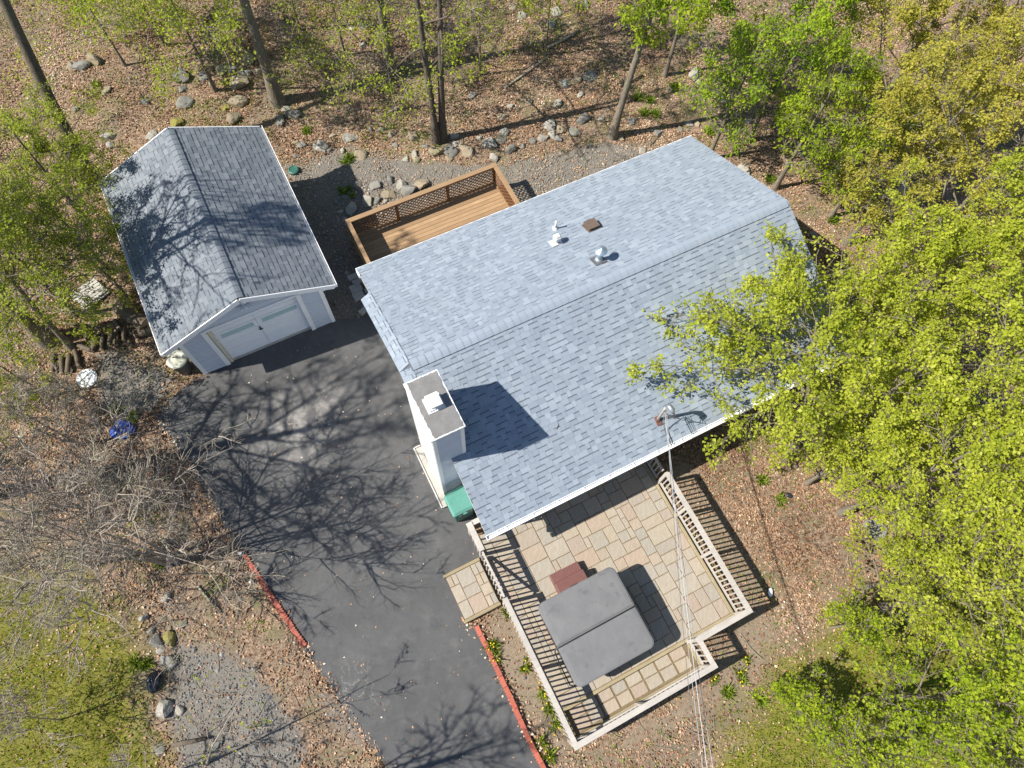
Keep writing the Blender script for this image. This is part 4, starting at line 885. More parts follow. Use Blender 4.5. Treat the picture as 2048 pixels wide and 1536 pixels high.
cn = empty('trash_can', (*px(372, 738, 0)[:2], 0.0), 0); tag(cn, 'round dark trash can with pale domed lid by the garage corner', 'trash can')
MB().lathe([(.2, 0), (.22, .02), (.27, .66), (.285, .68), (.285, .7)], 24).build('body', M['can'], cn, True)
MB().lathe([(.3, .68), (.305, .72), (.29, .735), (.2, .78), (.19, .76), (.1, .8), (.02, .81)], 24).build('lid', M['can_lid'], cn, True)
MB().tube([(-.08, 0, .8), (-.06, 0, .86), (.06, 0, .86), (.08, 0, .8)], .014, 6).build('handle', M['can'], cn)
# ---------------------------------------------------------------- scalloped red edging
def edging(name, label, pts, nseg, side, seed):
    rr = random.Random(seed); e = empty(name, (*px(*pts[0])[:2], 0)); tag(e, label, 'edging', 'scalloped edging along the driveway')
    base = np.array(px(*pts[0])[:2]); P = [np.array(px(*q)[:2]) - base for q in pts]
    L = [0]
    for i in range(len(P) - 1): L.append(L[-1] + np.linalg.norm(P[i + 1] - P[i]))
    def pt(s):
        for i in range(len(P) - 1):
            if s <= L[i + 1] or i == len(P) - 2:
                f = (s - L[i]) / (L[i + 1] - L[i]); return P[i] + (P[i + 1] - P[i]) * f
    sl_ = L[-1] / nseg; me_ = []
    for q in range(3):
        o = [(0.006, 0)]; m_ = 4
        for k in range(m_):
            w_ = (sl_ - .012) / m_
            for a in range(5): t_ = math.pi * (1 - a / 4); o.append((.006 + w_ * (k + .5 + .5 * math.cos(t_)), .1 + .035 * math.sin(t_)))
        o.append((sl_ - .006, 0)); me_.append(MB().prism([(x, -y) for x, y in o][::-1], -.08, .07 + .006 * q).mesh('edging_block', M['edging']))
    for i in range(nseg):
        a, b = pt(i * sl_), pt((i + 1) * sl_); d = b - a; ang = math.atan2(d[1], d[0]) + (0 if side < 0 else math.pi)
        st = a if side < 0 else b
        o = link('edging_block', rr.choice(me_), e, (st[0], st[1], .0 + rr.uniform(-.005, .012)), (rr.uniform(-.06, .06), rr.uniform(-.03, .03), ang + rr.uniform(-.03, .03)))
edging('brick_edging', 'red scalloped edging on the leaf strewn side of the driveway', ((486, 1113), (510, 1150), (545, 1205), (607, 1296)), 10, 1, 3)
edging('brick_edging', 'longer red scalloped edging on the planting bed side of the driveway', ((957, 1250), (1000, 1340), (1030, 1405), (1062, 1478), (1098, 1545)), 14, -1, 4)
# ---------------------------------------------------------------- small things
mb = MB().lathe([(.27, .0), (.3, .03), (.29, .05), (.24, .045), (.1, .04)], 28); o = mb.build('enamel_basin', M['enamel'], loc=px(175, 757, -.01), smooth=True, rot=(.06, .03, 0)); tag(o, 'round white enamel lid lying on fallen leaves near the woodpile', 'lid')
mb = MB().lathe([(.17, 0), (.18, .02), (.18, .1), (.14, .12), (.12, .1)], 24); o = mb.build('septic_cap', M['greencap'], loc=px(588, 343, -.03), smooth=False); tag(o, 'small round green cap set in the ground behind the garage', 'cap')
# blue crumpled tub lid / tarp
def crumple(name, rad, h, mat, seed, loc, label, cat, sub=4):
    bm = bmesh.new(); bmesh.ops.create_icosphere(bm, subdivisions=sub, radius=1); rr = np.random.RandomState(seed); dirs = rr.normal(size=(26, 3)); dirs /= np.linalg.norm(dirs, axis=1)[:, None]; am = rr.uniform(-.22, .22, 26)
    for v in bm.verts:
        c = np.array(v.co); d = dirs @ c; f = 1 + float((am * np.maximum(0, d - .55) * 2).sum()) + .05 * math.sin(9 * c[0] + 5 * c[1]) + .04 * abs(math.sin(13 * c[1] - 7 * c[2])); v.co = (c[0] * rad[0] * f, c[1] * rad[1] * f, max(0, c[2] * f * h + h * .35))
    me = bpy.data.meshes.new(name); bm.to_mesh(me); bm.free(); me.materials.append(mat); o = link(name, me, loc=loc); tag(o, label, cat); return o
crumple('plastic_tarp', (.34, .28), .12, M['blue'], 3, px(247, 860, -.02), 'crumpled blue plastic sheet under bare branches beside the driveway', 'tarp')
crumple('refuse_bag', (.17, .24), .16, M['bag'], 5, px(311, 1362, -.02), 'shiny black rubbish bag among stones at the lawn edge', 'bag')
crumple('plastic_scrap', (.08, .08), .04, M['bag'], 9, px(1577, 990, -.01), 'tiny dark plastic scrap on the leaves beyond the patio railing', 'scrap', 3)
crumple('plastic_scrap', (.06, .1), .05, M['enamel'], 19, px(1541, 1184, -.01), 'small white plastic scrap in the railing shadow', 'scrap', 3)
o = MB().tube([(0, 0, 0), (.02, .0, .22)], .045, 12).build('marker_post', M['enamel'], loc=px(483, 1109, -.02)); tag(o, 'short white marker post at the driveway edge', 'post')
o = MB().lathe([(.01, 0), (.05, .01), (.06, .05), (.045, .09), (.01, .1)], 14).build('solar_light', M['enamel'], loc=px(503, 1163, -.01), smooth=True); tag(o, 'small white round garden light beside the red edging', 'light')
# pallet and woodpile
pal = empty('slatted_panel', (*px(183, 592, 0)[:2], .12), math.atan2(1, 1.05)); tag(pal, 'bleached wooden slat panel resting on the woodpile', 'panel')
pal.rotation_euler = (.18, .12, math.radians(58))
for k in range(7): MB().box(-.46, .46, -.36 + k * .105, -.36 + k * .105 + .09, 0, .022, .004).build('slat', M['pale_wood'], pal)
for x in (-.38, .36): MB().box(x - .03, x + .03, -.36, .37, -.06, -.001).build('batten', M['brown_wood'], pal)
logs = (((237, 613), (293, 651), .24, 'thick barkless log lying next to the garage gutter'), ((270, 668), (300, 660), .15, 'short split chunk beside the garage corner'), ((199, 665), (183, 702), .07, None), ((223, 660), (219, 692), .07, None), ((237, 655), (233, 690), .06, None), ((250, 655), (246, 680), .06, None), ((157, 690), (182, 700), .08, None), ((131, 647), (183, 651), .05, None), ((140, 657), (190, 658), .05, None), ((108, 708), (105, 745), .09, None), ((122, 712), (125, 748), .08, None), ((138, 708), (136, 745), .08, None), ((80, 746), (99, 762), .05, None), ((207, 668), (203, 700), .07, None), ((165, 665), (190, 690), .07, None), ((228, 640), (262, 690), .06, None), ((150, 700), (160, 735), .07, None))
for k, (a, b, rd, lb) in enumerate(logs):
    z = rd * .8 + (0.12 if 2 <= k <= 8 and k % 2 else 0); A, B = Vector(px(*a, z)), Vector(px(*b, z)); d = B - A; ln = d.length
    rr = random.Random(k); pts = [(rr.uniform(-.015, .015), rr.uniform(-.015, .015), ln * i / 5) for i in range(6)]
    lg = empty('log', A); lg.rotation_euler = d.to_track_quat('Z', 'Y').to_euler()
    MB().tube(pts, [rd * rr.uniform(.88, 1.08) for _ in pts], 11, cap=False).build('bark', M['log'], lg, True)
    mb = MB(); mb.tube([(pts[0][0], pts[0][1], -.004), (pts[0][0], pts[0][1], .02)], rd * .93, 11); mb.tube([(pts[-1][0], pts[-1][1], ln - .02), (pts[-1][0], pts[-1][1], ln + .004)], rd * .93, 11); mb.build('cut_end', M['logend'], lg)
    if lb: tag(lg, lb, 'log')
    else: sz = 'thin' if rd <= .05 else ('slim' if rd <= .06 else ('middling' if rd < .08 else 'thick')); tag(lg, sz + ' mossy log heaped in the woodpile beside the garage', 'log', sz + ' logs in the woodpile')
# ---------------------------------------------------------------- rocks
def rockmesh(seed, flat):
    bm = bmesh.new(); bmesh.ops.create_icosphere(bm, subdivisions=3, radius=1); rr = np.random.RandomState(seed); nd = rr.normal(size=(13, 3)); nd /= np.linalg.norm(nd, axis=1)[:, None]; cut = rr.uniform(.45, .85, 13); ph = rr.uniform(0, 6, 6)
    for v in bm.verts:
        c = np.array(v.co); d = nd @ c; k = 1.0
        for q in range(13):
            if d[q] * k > cut[q]: k = min(k, cut[q] / d[q])
        k *= 1 + .035 * math.sin(5 * c[0] + ph[0]) * math.sin(6 * c[1] + ph[1]) + .02 * math.sin(13 * c[2] + ph[2] + 9 * c[0])
        v.co = (c[0] * k, c[1] * k * rr.uniform(.99, 1.01), c[2] * k * flat)
    me = bpy.data.meshes.new('rock'); bm.to_mesh(me); bm.free(); return me
RS = [rockmesh(k, .5 + .1 * (k % 4)) for k in range(12)]
RM = {}
for tn, mt in (('grey', 'rock_grey'), ('tan', 'rock_tan'), ('pale', 'rock_pale'), ('moss', 'moss')):
    RM[tn] = []
    for m in RS: c = m.copy(); c.materials.append(M[mt]); RM[tn].append(c)
ROCKS = [(142,133,14),(162,134,26),(189,122,24),(170,67,16),(150,216,14),(212,183,18),(364,158,34),(364,177,16),(406,153,18),(444,145,26),(462,141,20),(422,167,14),(477,169,34),(500,122,28),(497,147,18),(519,144,20),(450,169,18,1),(484,150,14),(372,209,28),(478,208,32),(453,216,15,1),(466,236,28),(289,203,16),(559,241,22),(587,230,26),(572,216,14),(216,272,24),(220,289,18),(303,273,26),(352,247,24,1),(603,291,20),(590,312,10),
 (567,218,12),(640,292,30),(698,274,26),(720,309,30),(742,259,12),(760,257,14),(826,275,26),(907,272,18),(875,303,32),(902,301,30),(910,290,20),(926,294,20),(938,304,28),(898,316,18),(829,309,20),(834,319,16),(811,318,16),(978,289,32),(1003,281,20),(1010,266,20),(987,315,22),(1020,300,26),(1047,291,14),(1064,281,16),(1087,275,20),(1102,250,30),(1120,260,24),(1105,268,18),(1150,266,26),(1115,278,16),(1165,239,28),(1129,166,26),(1153,157,22),(1178,152,26),(1003,234,22),(1118,207,18),(1059,203,16),(1020,212,14),(1162,190,16),(946,190,20),(593,286,14),(730,50,18),(705,54,12),(726,88,14),(1114,23,22),(1026,15,16),(1044,30,20),(1105,45,20),(660,300,12),(685,300,12),(780,268,12),(850,290,14),(960,275,14),(790,290,12),(665,270,12),
 (751,372,28),(754,400,17),(733,403,28),(701,418,30),(681,425,14),(714,369,18),(781,360,18),(802,371,26),(779,390,26),(819,380,28),(841,368,32),(672,403,16),(694,395,14),(770,402,12),(690,440,14),
 (1203,237,14),(1261,242,18),(1390,149,28),(1397,164,14),(1387,180,12),(1412,176,16),(1435,167,24),(1441,198,24),(1378,246,16),(1396,248,12),(1361,258,14),(1315,265,22),(1241,274,14),(1273,264,10),(1484,261,18),(1495,243,16),(1580,324,18),(1604,308,12),(1490,341,24),(1283,302,14),(1170,12,16),(1340,180,12),(1625,469,18),
 (333,1195,20),(366,1248,16),(313,1280,24),(341,1278,26,1),(338,1326,36),(331,1419,32),(359,1419,18),(432,1483,20),(318,1500,22),(288,1235,18),(300,1262,16),(322,1300,16),(135,617,24),
 (1806,1030,44),(1749,1063,48),(1959,147,26),(1943,173,30),(1875,280,26)]
rr = random.Random(21)
for e in ROCKS:
    x, y, s = e[:3]; moss = len(e) > 3; p = px(x, y); dd = math.sqrt(p[0] ** 2 + p[1] ** 2 + CAM_H ** 2); rad = s * dd / F_PX * .5 * 1.18
    tint = 'moss' if moss else rr.choice(('grey', 'tan', 'pale', 'pale', 'grey')); o = link('rock', rr.choice(RM[tint])); z = float(gz(p[0], p[1]))
    o.scale = (rad * rr.uniform(.95, 1.3), rad * rr.uniform(.75, 1.0), rad * rr.uniform(.8, 1.05)); o.rotation_euler = (rr.uniform(-.3, .3), rr.uniform(-.3, .3), rr.uniform(0, 6.28)); o.location = (p[0], p[1], z + rad * .1)
    if moss: lb, gp = ('yellow mossy boulder by the gravel patch and lawn', None) if y > 600 else ('yellow mossy stone in the woods behind the garage', 'mossy stones behind the garage')
    elif x > 1700 and y > 900: lb, gp = 'pale boulder half hidden by leafy branches beside the yard', 'pale boulders under the leaves'
    elif x > 1700: lb, gp = 'pale rock showing between bronze leafed branches', 'pale rocks under bronze foliage'
    elif y > 1100: lb, gp = 'weathered stone between the lawn and the gravel patch', 'stones at the lawn edge'
    elif x < 700 and 500 < y < 700: lb, gp = 'pale rounded rock by the bleached slat panel', None
    elif 665 < x < 860 and y > 345: lb, gp = 'angular rock heaped beside the cedar deck railing', 'rocks beside the deck'
    elif 630 < x < 1200 and y > 235: lb, gp = 'fieldstone in the tumbled row between woods and gravel behind the house', 'tumbled stone row behind the deck'
    elif x < 630: lb, gp = 'grey fieldstone in the leaf litter behind the garage', 'fieldstones behind the garage'
    elif x > 1190: lb, gp = 'fieldstone on the leafy slope behind the far roof corner', 'fieldstones behind the roof corner'
    else: lb, gp = 'scattered grey stone among the tree trunks in the back woods', 'scattered stones in the back woods'
    if not moss and gp and x <= 1700:
        sz = 'large' if s >= 24 else ('small' if s <= 15 else 'middling'); lb = sz + ' ' + tint + ' ' + lb.replace('grey ', '').replace('weathered ', ''); gp = gp + ', ' + sz + ' ' + tint
    tag(o, lb, 'rock', gp)
o = MB().tube([px(1815, 352, .1), px(1793, 391, .22), px(1775, 425, .18), px(1758, 455, .1)], [.1, .24, .22, .12], 12).build('fallen_log', M['bark_pale'], smooth=True); tag(o, 'bleached fallen log at the edge of the bronze leafed trees', 'log')
for k, (pts, rd, lb) in enumerate(((((395, 1172), (418, 1200), (440, 1226)), .03, 'pale straight stick on the leaves beside the gravel patch'), (((345, 1490), (384, 1483), (416, 1476)), .06, 'dark rotten branch across the gravel patch'), (((1095, 95), (1130, 78), (1160, 58)), .05, 'broken bough leaning on the back woods floor'), (((1010, 175), (1060, 140), (1100, 110)), .04, 'long dead branch among the back trees'), (((1285, 150), (1262, 162), (1240, 172)), .04, 'short dead branch by the slender smooth trunk'), (((1300, 290), (1322, 268), (1338, 285)), .02, 'crooked twig near the far roof eave'))):
    o = MB().tube([px(a, b, rd * .8) for a, b in pts], [rd, rd * .9, rd * .6], 8).build('fallen_branch', M['bark_pale' if k in (0, 2, 3) else 'bark_dark'], smooth=True); tag(o, lb, 'branch')

# ---------------------------------------------------------------- trees
def unit(a): return a / np.maximum(np.linalg.norm(a, axis=-1, keepdims=True), 1e-9)
def growlines(starts, dirs, lens, K, wob, trop, rg):
    d = unit(dirs.copy()); P = [starts]; seg = (lens / (K - 1))[:, None]; tr = np.asarray(trop)
    for k in range(1, K):
        d = unit(d + rg.normal(size=d.shape) * wob + np.array([0, 0, 1.0]) * tr); P.append(P[-1] + d * seg)
    return np.stack(P, 1)
def tubes(P, R, sides):
    """P (B,K,3), R (B,K)"""
    B, K, _ = P.shape; T = np.empty_like(P); T[:, 1:-1] = P[:, 2:] - P[:, :-2]; T[:, 0] = P[:, 1] - P[:, 0]; T[:, -1] = P[:, -1] - P[:, -2]; T = unit(T)
    ref = np.array([0.35, 0.21, 0.13]); ref = np.where(np.abs((T * unit(ref)).sum(-1, keepdims=True)) > .95, np.array([0., 1, 0]), ref)
    a = unit(np.cross(T, ref)); b = np.cross(T, a); an = np.arange(sides) * 2 * np.pi / sides
    V = P[:, :, None, :] + R[:, :, None, None] * (a[:, :, None, :] * np.cos(an)[None, None, :, None] + b[:, :, None, :] * np.sin(an)[None, None, :, None])
    base = (np.arange(B)[:, None, None] * K + np.arange(K - 1)[None, :, None]) * sides; s = np.arange(sides)[None, None, :]; s2 = (s + 1) % sides
    F = np.stack([base + s, base + s2, base + sides + s2, base + sides + s], -1).reshape(-1, 4)
    return V.reshape(-1, 3), F
def kids(P, n, t0, t1, a0, a1, lf, rg, flat=0.0, lens=None, taper=.6):
    """n side shoots on each line"""
    B, K, _ = P.shape; t = np.sort(rg.uniform(t0, t1, (B, n)), 1); x = t * (K - 1); i = np.minimum(x.astype(int), K - 2); f = (x - i)[..., None]
    bi = np.arange(B)[:, None]; st = P[bi, i] * (1 - f) + P[bi, i + 1] * f; tg = unit(P[bi, i + 1] - P[bi, i])
    an = rg.uniform(a0, a1, (B, n, 1)); rv = rg.normal(size=(B, n, 3)); rv[..., 2] *= (1 - flat); pr = unit(rv - (rv * tg).sum(-1, keepdims=True) * tg)
    d = tg * np.cos(an) + pr * np.sin(an); L = np.linalg.norm(np.diff(P, axis=1), axis=2).sum(1)[:, None] * lf * rg.uniform(.6, 1.15, (B, n)) * (1 - taper * (t - t0) / max(t1 - t0, 1e-6))
    return st.reshape(-1, 3), d.reshape(-1, 3), L.reshape(-1)
def leafmesh(name, pos, dirs, size, wid, mat, rg, fold=.25, nup=.7):
    n = len(pos); d = unit(dirs); up = rg.normal(size=(n, 3)) * (1 - nup) + np.array([0, 0, 1.0]) * nup
    sd = unit(np.cross(d, up)); nn = np.cross(sd, d); s = size * np.clip(rg.normal(1, .28, (n, 1)), .45, 1.7); w_ = s * wid
    v = np.stack([pos, pos + d * s * .45 + sd * w_ + nn * w_ * fold, pos + d * s - nn * s * .12, pos + d * s * .45 - sd * w_ + nn * w_ * fold], 1).reshape(-1, 3)
    b = np.arange(n)[:, None] * 4; F = np.concatenate([b + np.array([0, 3, 2]), b + np.array([0, 2, 1])], 1).reshape(-1, 3)
    ph = rg.uniform(0, 6, 3); lo_ = np.sin(pos[:, 0] * 1.7 + ph[0]) * np.sin(pos[:, 1] * 1.9 + ph[1]) * np.sin(pos[:, 2] * 2.3 + ph[2])
    rnd = np.clip(rg.normal(.48, .26, n) + .3 * lo_, 0, 1)
    return fastmesh(name, v, F, mat, rnd=np.repeat(rnd, 2))
def tree(name, label, cat, base, h, cb, cr, tr, leaf=None, nleaf=0, lsize=.08, seed=0, lean=(0, 0), bark_='bark', n1=12, n2=8, n3=6, stems=1, group=None, el=(.5, 1.1), droop=-.02, wid=.33, trunk_top=.9, wob=.05, bias=None, l1=1.0, twigr=1.0, cluster=3, hang=.3, jit=.9, twm=None):
    rg = np.random.RandomState(seed); z0 = float(gz(*base)) - .1
    root = empty(name, (base[0], base[1], z0)); tag(root, label, cat, group)
    VV, FF, off = [], [], 0
    lines1, Rl = [], []
    allP1, allR1 = [], []
    for si in range(stems):
        sa_ = si * 2.4 + seed; so_ = np.array([math.cos(sa_), math.sin(sa_), 0]) * (.12 * (stems > 1) + .0); K = 9
        top = np.array([lean[0], lean[1], h * trunk_top]) + so_ * (5 if stems > 1 else 0) * .6
        tt = np.linspace(0, 1, K)[:, None]; P = so_ + top * tt + np.cumsum(rg.normal(size=(K, 3)) * wob * h / 12, 0) * np.array([1, 1, 0]) * tt
        P[:, :2] += np.array(lean) * (tt ** 1.6 - tt) * .4
        R = tr * (1 - .78 * tt[:, 0]); R[0] *= 1.6
        v, f = tubes(P[None], R[None], 10); VV.append(v); FF.append(f + off); off += len(v)
        m = n1 // stems; t = np.linspace(cb / h / trunk_top, .99, m) + rg.uniform(-.02, .02, m); t = np.clip(t, .05, .995); x = t * (K - 1); i = np.minimum(x.astype(int), K - 2); fr = (x - i)[:, None]
        st = P[i] * (1 - fr) + P[i + 1] * fr; az = np.arange(m) * 2.4 + rg.uniform(-.5, .5, m) + si; e = rg.uniform(el[0], el[1], m) * np.where(t > .9, 1.25, 1)
        d = np.stack([np.cos(az) * np.cos(e), np.sin(az) * np.cos(e), np.sin(e)], 1)
        if bias is not None: d = unit(d + np.array(bias) * .8)
        prof = np.sin(np.clip((t - t[0]) / (1 - t[0] + 1e-6), 0, 1) * 2.2 + .75)
        ln = cr * l1 * np.clip(prof, .45, 1.0) * rg.uniform(.8, 1.2, m)
        if bias is not None: ln *= 1 + .45 * np.clip((d[:, :2] * np.array(bias)[:2]).sum(1), -.6, 1)
        P1 = growlines(st, d, ln, 7, .13, .04, rg); R1 = (np.interp(t, tt[:, 0], R) * .42)[:, None] * np.linspace(1, .25, 7)[None]
        allP1.append(P1); allR1.append(R1)
    P1 = np.concatenate(allP1); R1 = np.concatenate(allR1)
    v, f = tubes(P1, R1, 6); VV.append(v); FF.append(f + off)
    link('trunk', fastmesh('trunk', np.concatenate(VV), np.concatenate(FF), M[bark_], smooth=True), root)
    s2, d2, L2 = kids(P1, n2, .22, 1, .5, 1.05, .5, rg, .35); P2 = growlines(s2, d2, L2, 6, .2, .02, rg); r2 = np.full((len(P2), 1), .011 * twigr * max(1, cr / 3)) * np.linspace(1, .35, 6)[None]
    s3, d3, L3 = kids(P2, n3, .2, 1, .45, 1.0, .5, rg, .35); L3 = np.maximum(L3, .18); P3 = growlines(s3, d3, L3, 5, .26, droop, rg); r3 = np.full((len(P3), 1), .0052 * twigr) * np.linspace(1, .5, 5)[None]
    va, fa = tubes(P2, r2, 4); vb, fb = tubes(P3, r3, 3)
    tag(link('twigs', fastmesh('twigs', np.concatenate([va, vb]), np.concatenate([fa, fb + len(va)]), M[twm or bark_], smooth=True), root), kind='stuff')
    if leaf:
        nc = max(1, nleaf // cluster); tw = rg.randint(0, len(P3), nc); tpos = rg.uniform(.25, 1.0, nc) * 4; i = np.minimum(tpos.astype(int), 3); fr = (tpos - i)[:, None]
        cpos = P3[tw, i] * (1 - fr) + P3[tw, i + 1] * fr; tg = unit(P3[tw, i + 1] - P3[tw, i])
        pos = np.repeat(cpos, cluster, 0) + rg.normal(size=(nc * cluster, 3)) * lsize * jit; d = np.repeat(tg, cluster, 0) * .5 + rg.normal(size=(nc * cluster, 3)) * np.array([.9, .9, .35]); d[:, 2] -= hang
        tag(link('crown', leafmesh('crown', pos, d, lsize, wid, M[leaf], rg), root), kind='stuff')
    return root
def PXY(x, y, z=0): return px(x, y, z)[:2]
def stand(label, x, y, zc, h, cr, leaf, n, ls=.095, seed=0, name='maple_tree', **kw):
    """a leafy tree whose crown centre (height zc) is seen at pixel x, y"""
    b = px(x, y, zc); a = dict(n1=19, n2=10, n3=6, wid=.4); a.update(kw)
    n = int(n * (.9 if leaf in ('leaf_yellow', 'leaf_olive') else .85)); ls = ls * (.72 if leaf in ('leaf_yellow', 'leaf_olive', 'leaf_left') else .78)
    return tree(name, label, 'tree', (b[0], b[1]), h, max(.6, 2 * zc - h), cr, .03 + .009 * h, leaf, n, ls, seed, **a)
# right side
b = hw(9.7, -5.7)[:2]
tree('maple_tree', 'yellow green maple reaching its boughs over the front roof corner', 'tree', b, 6.0, 1.8, 3.05, .12, 'leaf_yellow', 18000, .076, 11, (-1.5, 1.35), n1=26, n2=11, n3=7, wid=.4, bias=(-.65, .4, 0), el=(.05, .6))
Y = 'leaf_yellow'
stand('yellow green maple filling the strip beside the far gable', 1815, 600, 4.0, 7.0, 2.7, Y, 16000, seed=12)
stand('tall yellow green maple behind the gable side maple', 1940, 520, 5.0, 8.6, 3.1, Y, 17000, seed=14)
stand('yellow green maple crowding the front corner of the roof', 1755, 800, 4.0, 6.8, 2.5, Y, 14000, seed=51)
stand('yellow green maple spreading behind the roof corner maples', 1930, 760, 5.0, 8.4, 3.1, Y, 16000, seed=52)
stand('low yellow green maple fringing the pink leaf drift', 1700, 915, 2.6, 4.6, 1.9, Y, 7500, seed=53)
stand('dense yellow green maple shading the pale boulders', 1850, 950, 4.2, 7.0, 2.8, Y, 11500, seed=13)
stand('outermost yellow green maple past the boulders', 2030, 960, 5.0, 8.4, 3.0, Y, 17000, seed=39)
stand('small yellow green maple just below the pale boulders', 1840, 1150, 2.6, 4.5, 2.0, Y, 6500, seed=54)
stand('rounded yellow green maple overlooking the grassy corner', 1975, 1180, 4.4, 7.4, 2.8, Y, 10500, seed=55)
Lm = 'leaf_lime'
stand('bright green young tree rising from the grassy corner of the yard', 1920, 1400, 3.2, 5.6, 2.5, Lm, 8000, .09, 15, 'beech_tree')
stand('small lime sapling on the open grass below the leaf drift', 1590, 1400, 1.0, 1.9, 1.1, Lm, 2600, .08, 72, 'beech_tree', n1=12, n2=7, n3=5)
stand('knee high lime brush by the yard edge', 1700, 1250, 1.0, 1.9, 1.2, Lm, 2600, .08, 73, 'beech_tree', n1=12, n2=7, n3=5)
stand('low bright green sapling clump at the bottom of the grassy yard', 1700, 1490, 1.6, 2.8, 1.7, Lm, 3200, .09, 16, 'beech_tree')
stand('bright green beech growing past the end of the lawn', 2030, 1500, 4.2, 7.2, 2.6, Lm, 12500, .09, 56, 'beech_tree')
Ol = 'leaf_olive'
stand('bronze leafed maple towering over the back corner of the woods', 1830, 110, 5.0, 8.6, 3.3, Ol, 23000, .09, 17)
stand('second bronze leafed maple behind the bleached fallen log', 1850, 300, 4.6, 8.0, 2.9, Ol, 19000, .088, 18)
stand('bronze tinted maple at the far end of the bronze stand', 1995, 120, 6.0, 10.2, 3.5, Ol, 22000, .09, 19)
stand('tall bronze maple above the pale rocks', 2010, 340, 5.6, 9.6, 3.3, Ol, 19000, .09, 57)
stand('deep green beech with long drooping leaves behind the house', 1590, 90, 4.2, 7.0, 3.0, 'leaf_green', 11500, .13, 20, 'beech_tree', droop=-.1, hang=.8, wid=.27)
stand('broad lime beech hanging over the leafy bank', 1480, 170, 3.4, 5.8, 2.2, 'leaf_green', 5500, .125, 58, 'beech_tree', droop=-.1, hang=.8, wid=.27)
stand('yellow lime beech drooping over the leafy bank by the far gable', 1640, 225, 3.6, 6.2, 2.2, Lm, 8000, .12, 21, 'beech_tree', droop=-.1, hang=.8, wid=.27)
stand('slight yellow lime beech between bank and bronze maples', 1750, 315, 3.0, 5.2, 1.7, Lm, 5500, .115, 59, 'beech_tree', droop=-.1, hang=.8, wid=.27)
# back woods trunks
tree('oak_tree', 'thick dark barked trunk rising at the far left of the woods', 'tree', PXY(188, 372), 14, 7.5, 3.6, .21, 'leaf_left', 1800, .085, 23, (-.3, 4.2), 'bark_dark', n1=10, n2=7, n3=5)
tree('oak_tree', 'bare lower trunk standing behind the garage roof', 'tree', PXY(556, 204), 13, 6.5, 3.4, .2, 'leaf_left', 1800, .085, 24, (-.2, .9), n1=10, n2=7, n3=5)
tree('oak_tree', 'mottled trunk furthest back in the middle of the woods', 'tree', PXY(782, 142), 12, 4.5, 3.2, .17, 'leaf_left', 2600, .09, 25, (-.1, .2), n1=12, n2=7, n3=5)
tree('oak_tree', 'twin stemmed tree rooted in the stone row behind the deck', 'tree', PXY(880, 282), 11, 3.0, 2.8, .13, 'leaf_left', 3000, .085, 26, (0, .5), 'bark_dark', n1=18, n2=9, n3=6, stems=2, droop=-.22, el=(-.2, .7))
tree('beech_tree', 'slender smooth grey trunk at the end of the stone row', 'tree', PXY(1224, 272), 10.5, 3.6, 2.8, .14, 'leaf_lime', 7500, .12, 27, (.5, .3), n1=15, n2=8, n3=6, hang=.7, wid=.28)
tree('beech_tree', 'lime leafed beech further back than the slender grey trunk', 'tree', PXY(1330, 150), 6.5, 1.6, 2.4, .08, 'leaf_lime', 5200, .12, 60, (0, 0), n1=13, n2=8, n3=6, hang=.7, wid=.28)
tree('sapling', 'spindly leafy sapling between the back trunks', 'sapling', PXY(1090, 110), 5.0, 1.6, 3.0, .05, 'leaf_lime', 3600, .085, 28, n1=11, n2=7, n3=5, jit=2.2, cluster=2, wid=.4, twm='bark_pale', el=(.0, .8))
tree('sapling', 'slim sapling with scattered leaves above the stone rubble', 'sapling', PXY(690, 110), 5.0, 1.2, 3.4, .05, 'leaf_left', 3800, .072, 29, n1=12, n2=8, n3=6, jit=2.2, cluster=2, wid=.4, twm='bark_pale', el=(.0, .8))
tree('sapling', 'wispy sapling over the mottled trunk root', 'sapling', PXY(790, 220), 4.2, .8, 2.8, .045, 'leaf_left', 2400, .07, 61, n1=11, n2=7, n3=5, jit=2.2, cluster=2, wid=.4, twm='bark_pale', el=(.0, .8))
tree('sapling', 'thin leaning sapling with fresh leaves behind the garage ridge', 'sapling', PXY(430, 180), 6.0, 1.8, 3.4, .07, 'leaf_left', 6500, .08, 30, (.6, -1.0), n1=14, n2=8, n3=6, jit=2.2, cluster=2, wid=.4, twm='bark_pale', el=(.0, .8))
tree('sapling', 'leafy sapling at the top of the woods near the dark trunk', 'sapling', PXY(330, 90), 5.2, 1.4, 3.4, .06, 'leaf_lime', 6800, .08, 31, (.2, -.6), n1=13, n2=8, n3=6, jit=2.2, cluster=2, wid=.4, twm='bark_pale', el=(.0, .8))
tree('sapling', 'feathery young sapling between dark trunk and bare trunk', 'sapling', PXY(250, 130), 5.0, 1.0, 3.2, .05, 'leaf_left', 4600, .074, 70, n1=13, n2=8, n3=6, jit=2.2, cluster=2, wid=.4, twm='bark_pale', el=(.0, .8))
tree('sapling', 'fine leafed sapling above the deck rubble', 'sapling', PXY(960, 150), 4.6, 1.0, 2.8, .045, 'leaf_left', 1900, .072, 71, n1=12, n2=8, n3=6, jit=2.2, cluster=2, wid=.4, twm='bark_pale', el=(.0, .8))
tree('sapling', 'airy sapling behind the bare lower trunk', 'sapling', PXY(600, 60), 5.0, 1.2, 3.4, .05, 'leaf_left', 4300, .072, 62, n1=12, n2=8, n3=6, jit=2.2, cluster=2, wid=.4, twm='bark_pale', el=(.0, .8))
